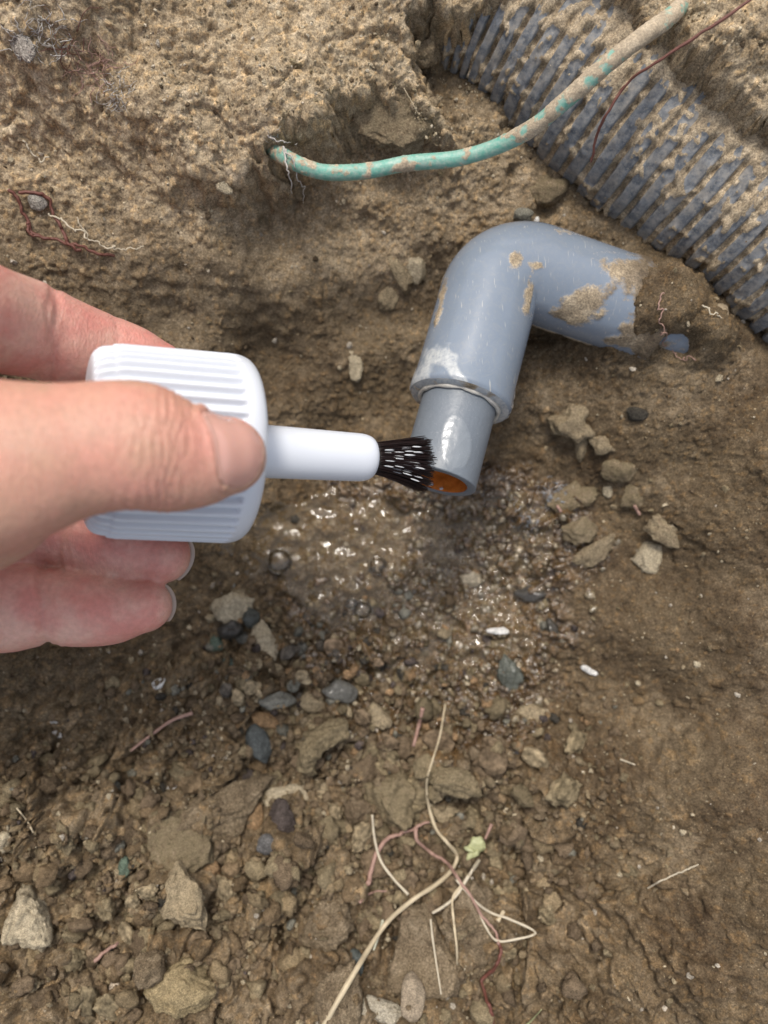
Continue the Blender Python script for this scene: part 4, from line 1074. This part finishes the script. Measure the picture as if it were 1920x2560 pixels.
for k, h in enumerate(HERO):
    nm, x, y, w, hh, ang, col, dust, wt, lab, hf, bite = h
    if not lab: continue
    q = on_ground(x, y); s = K * (CAMH - q[2]) / F
    sx, sy = w * s, hh * s; sz = hf * min(sx, sy) * (1.15 if min(sx, sy) > 3 else 1.0)
    size_px = max(w, hh) * K
    sub = 5 if size_px > 100 else 4 if size_px > 45 else 3
    me = stone_mesh(nm, (sx, sy, sz), 100 + k * 7, sub, -ang if False else ang, 3 if nm == 'pebble' else 9, col, dust, wt, 0.03 if nm == 'pebble' else 0.11, bite=bite)
    o = link(nm, me, M_STONE, None, label=lab, category='clod of earth' if nm == 'clod' else 'pebble' if nm == 'pebble' else 'stone')
    if (x, y) in ((889, 2148), (828, 2182)): q = on_ground(x, y, 4.0)      # these two rest on the big clod
    o.location = ((q[0]) / 1000, q[1] / 1000, (q[2] + sz * (0.26 if hf > 0.45 else 0.06)) / 1000)
    # on a steep bank lean the stone with the slope
    gxn = (gz(q[0] + 3, q[1]) - gz(q[0] - 3, q[1])) / 6; gyn = (gz(q[0], q[1] + 3) - gz(q[0], q[1] - 3)) / 6
    o.rotation_euler = (math.atan(np.clip(gyn, -0.7, 0.7)) * 0.6, -math.atan(np.clip(gxn, -0.7, 0.7)) * 0.6, 0)


# medium pebbles: individuals, sharing a few meshes
def pebble_pool(tag_, cols, sub, facets, rgh):
    return [stone_mesh(tag_, (1, 1, 0.75), 900 + 13 * i + facets, sub, 0, facets, cols[i % len(cols)], 0.44, 0.0, rgh) for i in range(len(cols))]


pool_p = pebble_pool('pebble', [BRN, TAN, OLV, (0.115, 0.10, 0.082), (0.20, 0.145, 0.095), TAN, (0.15, 0.145, 0.12), OLV, ORG, BRN], 3, 4, 0.05)
pool_c = pebble_pool('clod', [BRN, OLV, (0.17, 0.12, 0.07), OLV, (0.235, 0.185, 0.115), BRN, OLV, BRN], 4, 5, 0.17)
POOLCOL = {}
for me, nm_ in zip(pool_p, ['brown', 'tan', 'olive', 'dark grey', 'reddish brown', 'tan', 'grey', 'olive', 'orange tan', 'brown']): POOLCOL[me.name] = nm_
for me, nm_ in zip(pool_c, ['brown', 'olive', 'dark brown', 'olive', 'tan', 'brown', 'olive', 'brown']): POOLCOL[me.name] = nm_
for me in pool_p + pool_c: me.materials.append(M_STONE)
LAND = []
for h in HERO:
    if h[9] and max(h[3], h[4]) > 40: LAND.append((h[1], h[2], max(h[3], h[4]) * 0.5, h[9]))
SHORT = {}
for x, y, r, lab in LAND:                      # a short unmistakable name for each landmark
    w = lab.replace(',', ' ').split(); cut = len(w)
    for kx, t_ in enumerate(w):
        if kx > 2 and t_ in ('the', 'with', 'lying', 'tucked', 'right', 'left', 'touching', 'near', 'at', 'in', 'under', 'on', 'above', 'below', 'beside', 'between', 'standing', 'leaning', 'over', 'directly', 'pressed', 'just'):
            cut = kx; break
    SHORT.setdefault(' '.join(w[:min(cut, 6)]), []).append((x, y, r))
SHORT = {k: v[0] for k, v in SHORT.items() if len(v) == 1 and len(k.split()) > 1}
CNAME = {BRN: 'brown', TAN: 'tan', OLV: 'olive', PTAN: 'pale tan', ORG: 'orange tan'}
AREAS = [  # pool, how many, where, size range, group
    (pool_p, 90, (640, 1455, 150, 75), (16, 40), 'gravel pebbles below the puddle'),
    (pool_c, 120, (790, 1690, 230, 105), (26, 72), 'earth crumbs round the large clod'),
    (pool_c, 70, (300, 2010, 280, 160), (20, 58), 'earth crumbs on the lower left bank'),
    (pool_c, 45, (980, 1960, 180, 120), (20, 52), 'earth crumbs among the stalks'),
]
rr_ = random.Random(11); loose = []
for pool, cnt, (ax_, ay_, sx_, sy_), (lo, hi), grp in AREAS:
    for k in range(cnt):
        x = rr_.gauss(ax_, sx_ * 0.6); y = rr_.gauss(ay_, sy_ * 0.6)
        if x < 8 or x > 1640 or y > 2195: continue
        q = on_ground(x, y); s = K * (CAMH - q[2]) / F
        wpx = lo + (hi - lo) * rr_.random() ** 2.2
        if any((x - a) ** 2 + (y - b) ** 2 < (c * 0.72 + wpx * 0.2) ** 2 for a, b, c, _ in LAND): continue
        if any((x - a) ** 2 + (y - b) ** 2 < ((wpx + c) * 0.27) ** 2 for a, b, c, *_ in loose): continue
        w = wpx * s; mi = rr_.randrange(len(pool)); me = pool[mi]
        o = bpy.data.objects.new(me.name.split('.')[0], me); scene.collection.objects.link(o)
        o['group'] = grp; o['category'] = 'pebble' if pool is pool_p else 'crumb of earth'
        o.location = (q[0] / 1000, q[1] / 1000, (q[2] + w * 0.24) / 1000)
        o.rotation_euler = (rr_.uniform(-.5, .5), rr_.uniform(-.5, .5), rr_.uniform(0, 6.28))
        o.scale = (w * rr_.uniform(.8, 1.25), w * rr_.uniform(.7, 1.0), w * rr_.uniform(.7, 1.1))
        loose.append((x, y, wpx, o, POOLCOL[me.name], 'pebble' if pool is pool_p else 'crumb'))
seen_ = {}
for x, y, wpx, o, cn, kind_ in loose:
    nm_, (lx, ly, lr) = min(SHORT.items(), key=lambda kv: math.hypot(kv[1][0] - x, kv[1][1] - y) - kv[1][2])
    dx, dy = x - lx, y - ly
    rel = ('right of' if dx > 0 else 'left of') if abs(dx) > abs(dy) * 1.3 else ('below' if dy > 0 else 'above')
    if rel in ('below', 'above') and abs(dx) > 0.45 * abs(dy): rel += ' and ' + ('right of' if dx > 0 else 'left of')
    seen_.setdefault((cn, kind_, rel, nm_), []).append((math.hypot(dx, dy), wpx, o))
ORD = ['', 'second', 'third', 'fourth', 'fifth', 'sixth', 'seventh', 'eighth', 'ninth', 'tenth', 'eleventh', 'twelfth', 'thirteenth']
for (cn, kind_, rel, nm_), lst in seen_.items():
    lst.sort(key=lambda t: t[0])
    for k, (dd, wpx, o) in enumerate(lst):
        pre = '' if len(lst) == 1 else 'nearest ' if k == 0 else ORD[min(k, 12)] + ' nearest '
        o['label'] = (pre + ('tiny ' if wpx < 22 else 'small ') + cn + ' ' + kind_ + ' ' + rel + ' the ' + nm_).strip()


# fine grit, uncountable: one mesh
def grit(name, count, regions, size, seed, cols, sub=1, dust=0.1, wet_=0.0, sink=0.1):
    r = np.random.default_rng(seed); V0, f0 = ICO[sub]; Vs, Fs, Cs = [], [], []
    for k in range(count):
        cx, cy, sx, sy = regions[r.integers(len(regions))]
        if cx is None: x, y = r.uniform(-30, 1690), r.uniform(-30, 2240)
        else: x, y = r.normal(cx, sx), r.normal(cy, sy)
        if sub > 2 and any(h[9] and (x - h[1]) ** 2 + (y - h[2]) ** 2 < (max(h[3], h[4]) * 0.42 + 20) ** 2 for h in HERO): x += 5000
        if x > 3000: continue
        d = 215.0; p = P(x, y, d)
        for _ in range(6): d = CAMH - gz(p[0], p[1]); p = P(x, y, d)
        w = size[0] + (size[1] - size[0]) * r.random() ** 3
        sc = w * np.array([1, r.uniform(.6, 1), r.uniform(.5, .9)]) * 0.5
        R = r.normal(size=(3, 3)); Q, _ = np.linalg.qr(R)
        if sub > 2:
            Vk = V0.copy()
            for _ in range(4):
                nq = r.normal(size=3); nq /= np.linalg.norm(nq); Vk -= np.outer(np.maximum(Vk @ nq - 0.62, 0) * 0.85, nq)
            Vk = Vk * (1 + 0.34 * perlin3(Vk + k * 1.7, 0.8, k % 90) + 0.16 * perlin3(Vk + k * 1.7, 0.3, k % 80) + 0.04 * r.normal(size=len(V0)))[:, None] * sc * 1.15
        else: Vk = (V0 * (1 + 0.22 * r.normal(size=(len(V0), 1)))) * sc
        Vs.append(Vk @ Q + p + np.array([0, 0, w * sink])); Fs.append(f0 + (len(Vs) - 1) * len(V0))
        c = np.array(cols[r.integers(len(cols))]) * r.uniform(.7, 1.3); Cs.append(np.tile([*c, 1], (len(V0), 1)))
    V = np.vstack(Vs); me = mesh_np(name, V, np.vstack(Fs), sub > 1, {'dust': np.full(len(V), dust), 'wet': np.full(len(V), wet_)})
    ca_ = me.color_attributes.new('base', 'FLOAT_COLOR', 'POINT'); ca_.data.foreach_set('color', np.vstack(Cs).astype(np.float32).ravel())
    return me


link('grit', grit('grit', 5200, [(None, 0, 0, 0), (400, 1900, 330, 220), (850, 1850, 300, 260), (700, 1550, 300, 130)], (0.5, 2.3), 5,
                  [BRN, OLV, TAN, BRN, OLV, PTAN, PTAN, (0.4, 0.35, 0.28), BRN]), M_STONE, kind='stuff')
link('gravel', grit('gravel', 1500, [(650, 1440, 160, 90), (900, 1450, 200, 110), (800, 1650, 260, 130), (500, 1850, 300, 180)], (1.2, 4.2), 6,
                    [BRN, OLV, TAN, BRN, OLV, BRN, GRY, ORG, PUR, BRN, OLV, DK], 2, 0.35, 0.0), M_STONE, kind='stuff')
link('crumb_heap', grit('crumb_heap', 1500, [(790, 1690, 190, 90), (700, 1600, 200, 70), (950, 1750, 130, 80), (350, 2000, 220, 130)], (1.2, 4.6), 12,
                       [BRN, OLV, BRN, OLV, (0.17, 0.12, 0.07)], 2, 0.62, 0.0, 0.02), M_STONE, kind='stuff')
link('fine_crumbs', grit('fine_crumbs', 4200, [(420, 1930, 300, 170), (850, 2050, 260, 130), (250, 1700, 220, 110), (900, 1850, 260, 100)], (0.9, 3.2), 14,
                       [BRN, OLV, BRN, (0.17, 0.12, 0.07), (0.24, 0.18, 0.105)], 1, 0.6, 0.0, 0.05), M_STONE, kind='stuff')
link('loose_clods', grit('loose_clods', 1550, [(790, 1690, 180, 90), (300, 2000, 230, 130), (620, 1950, 200, 150), (950, 1950, 170, 140), (250, 1780, 180, 80)], (2.0, 7.0), 16,
                       [BRN, OLV, BRN, (0.17, 0.12, 0.07), OLV, (0.24, 0.18, 0.105)], 3, 0.45, 0.0, 0.12), M_STONE, kind='stuff')
link('wet_gravel', grit('wet_gravel', 1400, [(950, 1320, 150, 110), (1000, 1450, 120, 80), (1080, 1180, 100, 60), (850, 1230, 150, 80)], (0.8, 3.2), 8,
                        [OLV, BRN, TAN, OLV, BRN, OLV, (0.18, 0.13, 0.07)], 2, 0.35, 1.0, 0.0), M_STONE, kind='stuff')
link('sand_grains', grit('sand_grains', 5200, [(500, 180, 420, 140), (300, 250, 280, 160), (1500, 150, 180, 140), (1000, 120, 200, 90), (850, 260, 140, 70), (None, 0, 0, 0)], (0.3, 1.1), 9,
                         [TAN, PTAN, TAN, OLV, PTAN, (0.5, 0.43, 0.32)]), M_STONE, kind='stuff')

# ------------------------------------------------------------ roots, stalks, twigs
bpy.context.view_layer.update(); _dg = bpy.context.evaluated_depsgraph_get()


def top(x, y):
    g = float(gz(np.float64(x), np.float64(y))); o = Vector((x / 1000, y / 1000, (g + 22) / 1000))
    for _ in range(4):
        h = scene.ray_cast(_dg, o, Vector((0, 0, -1)))
        if not h[0]: return g
        if h[4].name.split('.')[0] in ('stone', 'clod', 'pebble', 'ground', 'loose_clods', 'crumb_heap'): return max(g, h[1][2] * 1000)
        o = h[1] - Vector((0, 0, 0.0002))
    return g


def strand(name, pts, r, mat, label, cat, lift=0.8, r1=None, jit=0.0, n=None, parent=None, seed=0, seg=8, lifts=None):
    W = []
    for k, p in enumerate(pts):
        if len(p) == 3: W.append(P(*p))
        else: W.append(on_ground(p[0], p[1], lift if lifts is None else lifts[k]))
    n = n or max(16, 9 * len(pts)); c = spline(W, n)
    if jit:
        q = np.arange(n)
        c += np.stack([perlin(q / 7.0, q * 0 + seed + .3, 1) + 0.4 * perlin(q / 2.6, q * 0 + seed + .3, 5), perlin(q / 7.0, q * 0 + seed + .7, 2) + 0.4 * perlin(q / 2.6, q * 0 + seed + .7, 6), 0.4 * perlin(q / 3.1, q * 0 + seed, 3)], -1) * jit
    if all(len(p) == 2 for p in pts):
        tz = np.array([top(a, b) for a, b, _ in c]) + r * 0.5; need = np.maximum(0, tz - c[:, 2])
        for _ in range(3): need = np.maximum(need, np.convolve(np.pad(need, 4, mode='edge'), np.ones(9) / 9, 'valid'))
        c2 = c.copy(); c2[:, 2] += need; f_ = (CAMH - c2[:, 2]) / (CAMH - c[:, 2]); c2[:, :2] *= f_[:, None]; c = c2
    rad_ = np.linspace(r, r1 if r1 is not None else r, n) * (1 + 0.18 * perlin(np.arange(n) / 4.0, np.full(n, seed + 5.5), 4))
    V, f = tube(c, rad_, seg)
    pr = {} if parent else dict(label=label, category=cat)
    return link(name, mesh_np(name, V, f), mat, parent, **pr)


strand('straw_stalk', [(696, 2222), (760, 2110), (830, 2000), (890, 1945), (940, 1912), (975, 1880), (987, 1848), (966, 1820), (942, 1790), (926, 1740), (922, 1690), (935, 1640), (950, 1590), (962, 1520)],
       0.75, M_STRAW, 'long dry stalk sweeping up from the bottom edge, thickest at its foot', 'stalk', r1=0.30,
       lifts=[3, 4, 5, 6, 6, 6, 5, 5, 5, 4, 4, 4, 3.5, 3])
pk_ = strand('root', [(795, 1908), (806, 1858), (838, 1812), (868, 1800), (896, 1789), (926, 1777)], 0.75, M_PINK, 'pinkish forked root looping left of the seedling', 'root', 4, 0.35, 0.5, seed=3)
strand('root_branch', [(896, 1789), (903, 1815), (930, 1842), (965, 1866), (1002, 1915), (1040, 1975), (1068, 2012), (1078, 2040)], 0.5, M_PINK, '', '', 4.5, 0.35, 0.5, parent=pk_, seed=4)
strand('stem', [(804, 1760), (809, 1810), (822, 1858), (850, 1898), (882, 1932)], 0.34, M_PALE, 'pale curved stem crossing the left arm of the pinkish root', 'stem', 5, 0.4, seed=5)
strand('stem', [(1035, 1858), (1010, 1895), (985, 1935), (958, 1958), (934, 1972)], 0.5, M_PALE, 'thick pale stem running down left from the seedling', 'stem', 6, 0.35, seed=6)
strand('stem', [(1000, 1908), (978, 1940), (980, 1990), (986, 2040), (988, 2082)], 0.42, M_STRAW, 'straight pale stem hanging down beside the thick one', 'stem', 6, 0.3, seed=7)
strand('stem', [(984, 1898), (1028, 1948), (1062, 1972), (1100, 1985), (1156, 2014), (1112, 2029), (1072, 2031), (1048, 2000), (1030, 1960)], 0.34, M_PALE, 'long pale stem bent into a pointed loop at the right', 'stem', 5, 0.3, seed=8, n=90)
strand('stem', [(930, 1985), (935, 2030), (944, 2090), (953, 2148)], 0.3, M_PALE, 'thin pale stem lying on the biggest brown clod', 'stem', 5, 0.2, seed=9)
strand('stem', [(827, 1988), (818, 2020), (807, 2052)], 0.38, mat_simple('whitish_stem', (0.55, 0.55, 0.42), 0.5), 'short whitish green stem beside the long stalk', 'stem', 5, 0.3, seed=10)
strand('root', [(1078, 2030), (1082, 2066), (1060, 2100), (1042, 2118), (1052, 2160), (1062, 2190), (1070, 2222)], 0.5, M_RED, 'dark red crooked root running off the bottom edge', 'root', 2.5, 0.4, 0.5, seed=11)
strand('root', [(778, 1950), (800, 1928), (835, 1925)], 0.35, M_PINK, 'small purple twig below the pinkish forked root', 'root', 3, 0.2, 0.3, seed=12)
strand('twig', [(913, 1530), (906, 1562), (893, 1612)], 0.62, M_PINK, 'short pink and white twig left of the thin stalk top', 'twig', 3, 0.5, seed=13)
strand('twig', [(282, 1622), (330, 1585), (372, 1556), (416, 1540)], 0.35, M_PINK, 'thin brown twig below the hand', 'twig', 2, 0.55, seed=14)
strand('twig', [(205, 2075), (232, 2052), (255, 2035)], 0.5, M_PINK, 'knobbly purple twig at the lower left', 'twig', 2, 0.4, 0.4, seed=15)
strand('twig', [(36, 1745), (58, 1772), (72, 1798)], 0.22, M_STRAW, 'fine straw near the left edge', 'twig', 2, 0.2, seed=16)
strand('twig', [(1062, 1780), (1048, 1812)], 0.5, M_PINK, 'short twig above the seedling', 'twig', 3, 0.3, seed=17)
strand('twig', [(1088, 1968), (1075, 1990)], 0.5, M_STRAW, 'short straw bit inside the pointed loop', 'twig', 4, 0.6, seed=18)
strand('twig', [(1340, 1640), (1372, 1652)], 0.25, M_PALE, 'short pale straw on the smooth right slope', 'twig', 1, 0.2, seed=19)
strand('root', [(1398, 1918), (1440, 1896), (1480, 1880), (1510, 1868)], 0.22, M_PALE, 'fine pale root on the lower right slope', 'root', 1, 0.15, 0.3, seed=20, n=50)
strand('grass_blade', [(1132, 2218), (1148, 2204), (1170, 2180)], 0.3, M_GREEN, 'tiny green grass blade at the bottom edge', 'grass blade', 2.5, 0.1, seed=21)
r1_ = strand('root', [(22, 408), (42, 440), (62, 482), (90, 512), (130, 522), (170, 530), (208, 545), (250, 552)], 0.4, M_RED, 'dark red brown root forked on the left bank above the index finger', 'root', 1.2, 0.35, 0.7, seed=22)
strand('root_branch', [(40, 415), (90, 418), (115, 455), (135, 495), (150, 528), (180, 545)], 0.4, M_RED, '', '', 1.8, 0.4, 0.6, parent=r1_, seed=23)
strand('root_branch', [(62, 482), (66, 505), (100, 515)], 0.4, M_RED, '', '', 1.5, 0.3, 0.6, parent=r1_, seed=24)
strand('root', [(108, 462), (150, 485), (185, 510), (225, 528), (262, 538), (313, 529)], 0.22, M_PALE, 'fine pale root curling right from the red brown root', 'root', 1.8, 0.12, 1.1, seed=25, n=90)
strand('root', [(165, 470), (180, 495), (195, 520)], 0.16, M_PALE, 'short fine pale root above the pale curling one', 'root', 1.5, 0.1, 0.4, seed=26)
strand('root', [(50, 305), (66, 325), (82, 345), (92, 348), (106, 340)], 0.22, M_PALE, 'short bent pale root high on the left bank', 'root', 1.5, 0.15, 0.6, seed=27)
strand('root', [(612, 318, 178), (618, 352, 177.5), (626, 382, 179), (631, 420, 186)], 0.25, M_GREY, 'thin grey root hanging over the left end of the cable', 'root', r1=0.12, jit=0.5, seed=28, n=40)
strand('root', [(618, 322, 178), (632, 345, 177.5), (640, 380, 181), (655, 410, 188), (650, 440, 196)], 0.2, M_GREY, 'second hanging grey root just right of the first', 'root', r1=0.1, jit=0.8, seed=29, n=50)
strand('root', [(580, 293), (600, 305), (625, 312)], 0.2, M_GREY, 'fine root strand above the cable hole', 'root', 1.2, 0.1, 0.8, seed=30)
strand('root', [(1660, -30, 150), (1560, 42, 152), (1480, 95, 155), (1410, 140, 158), (1350, 185, 163), (1312, 245, 166), (1290, 295, 171), (1276, 350, 176)], 0.34, M_RED,
       'long thin red brown root running from the top right corner over the corrugated pipe', 'root', r1=0.30, jit=0.25, seed=31, n=80)
strand('root', [(1432, 640), (1424, 690), (1440, 735), (1470, 775), (1512, 772)], 0.16, M_PINK, 'hair fine root on the soil covering the elbow end', 'root', 1.0, 0.12, 1.4, seed=32, n=90)
strand('root', [(1520, 655), (1545, 682), (1575, 690)], 0.2, M_PALE, 'short pale root under the corrugated pipe', 'root', 1.0, 0.12, 1.0, seed=33, n=40)
strand('root', [(872, 190), (892, 225), (905, 252)], 0.12, M_STRAW, 'single pale hair root on the upper bank', 'root', 1.5, 0.08, 0.2, seed=34)
strand('root', [(1378, 555), (1382, 575), (1372, 600)], 0.2, M_PALE, 'short hanging root above the elbow', 'root', 1.0, 0.12, 0.5, seed=35)


def root_tangle(cx, cy, rx, ry, cnt, seed, mat, label, rad0=0.14, ln=26):
    r = random.Random(seed); parts = []
    for k in range(cnt):
        x = cx + r.gauss(0, rx * .5); y = cy + r.gauss(0, ry * .5); a = r.random() * 6.28; pts = []
        for j in range(7):
            pts.append(on_ground(x, y, 0.3 + r.random() * 1.1)); a += r.gauss(0, 0.5); x += math.cos(a) * ln / 4; y += math.sin(a) * ln / 4
        parts.append(tube(spline(pts, 20), np.linspace(1, .4, 20) * rad0 * r.uniform(.4, 1.1), 4))
    V, f = merge(parts); return link('root_tangle', mesh_np('root_tangle', V, f), mat, None, label=label, category='root tangle')


root_tangle(85, 80, 60, 55, 55, 1, M_GREY, 'whitish tangle of fine roots in the top left corner', 0.17)
root_tangle(205, 150, 55, 50, 36, 2, M_PINK, 'brown tangle of fine roots right of the corner tangle', 0.15, 34)
root_tangle(255, 200, 42, 36, 40, 3, M_GREY, 'small grey tangle of hair roots on the upper left bank', 0.12, 20)
root_tangle(150, 90, 30, 60, 9, 4, M_RED, 'loose red brown rootlets between the two upper tangles', 0.12, 60)
root_tangle(600, 305, 28, 14, 16, 5, M_GREY, 'fine roots matted round the hole where the cable enters', 0.12, 18)
root_tangle(1198, 1070, 26, 26, 70, 6, mat_simple('grey_lint', (0.34, 0.37, 0.41), 0.8), 'tuft of blue grey lint on the slope right of the cut pipe', 0.13, 9)
root_tangle(1135, 1125, 26, 26, 40, 7, bpy.data.materials['grey_lint'], 'fainter grey lint tuft left below the first', 0.12, 9)
strand('twig', [(1203, 1092), (1212, 1106)], 0.5, M_PINK, 'tiny pink stick at the foot of the lint tuft', 'twig', 1, 0.4, seed=36)
strand('twig', [(1370, 1092), (1382, 1112)], 0.5, M_PINK, 'tiny pink stick above the bent tan stone', 'twig', 1, 0.4, seed=37)

# seedling: crumpled bud leaf with its neck
seed_root = bpy.data.objects.new('seedling', None); scene.collection.objects.link(seed_root)
seed_root['label'] = 'small crumpled pale green seedling among the stems'; seed_root['category'] = 'seedling'
q = on_ground(1032, 1832, 5)
for k, (dx, dy, sx, sy, an) in enumerate(((0, 1.0, 4.8, 4.6, 10), (-1.4, -1.6, 4.0, 2.2, 30), (-2.6, 0.0, 3.0, 1.5, -20))):
    V, f = ICO[4]; V = V.copy(); V[:, 2] = V[:, 2] * 0.45 + 0.25 * (V[:, 0] ** 2 - V[:, 1] ** 2)
    V += V * (0.25 * perlin3(V, 0.5, 7 + k) + 0.1 * perlin3(V, 0.2, 9 + k))[:, None]
    a = math.radians(an); V = V * np.array([sx, sy, 3.4]) * 0.5
    V = np.stack([V[:, 0] * math.cos(a) - V[:, 1] * math.sin(a), V[:, 0] * math.sin(a) + V[:, 1] * math.cos(a), V[:, 2]], -1)
    link('leaf', mesh_np('leaf', V + q + np.array([dx, dy, 0.4 * k]), f), M_GREEN, seed_root)
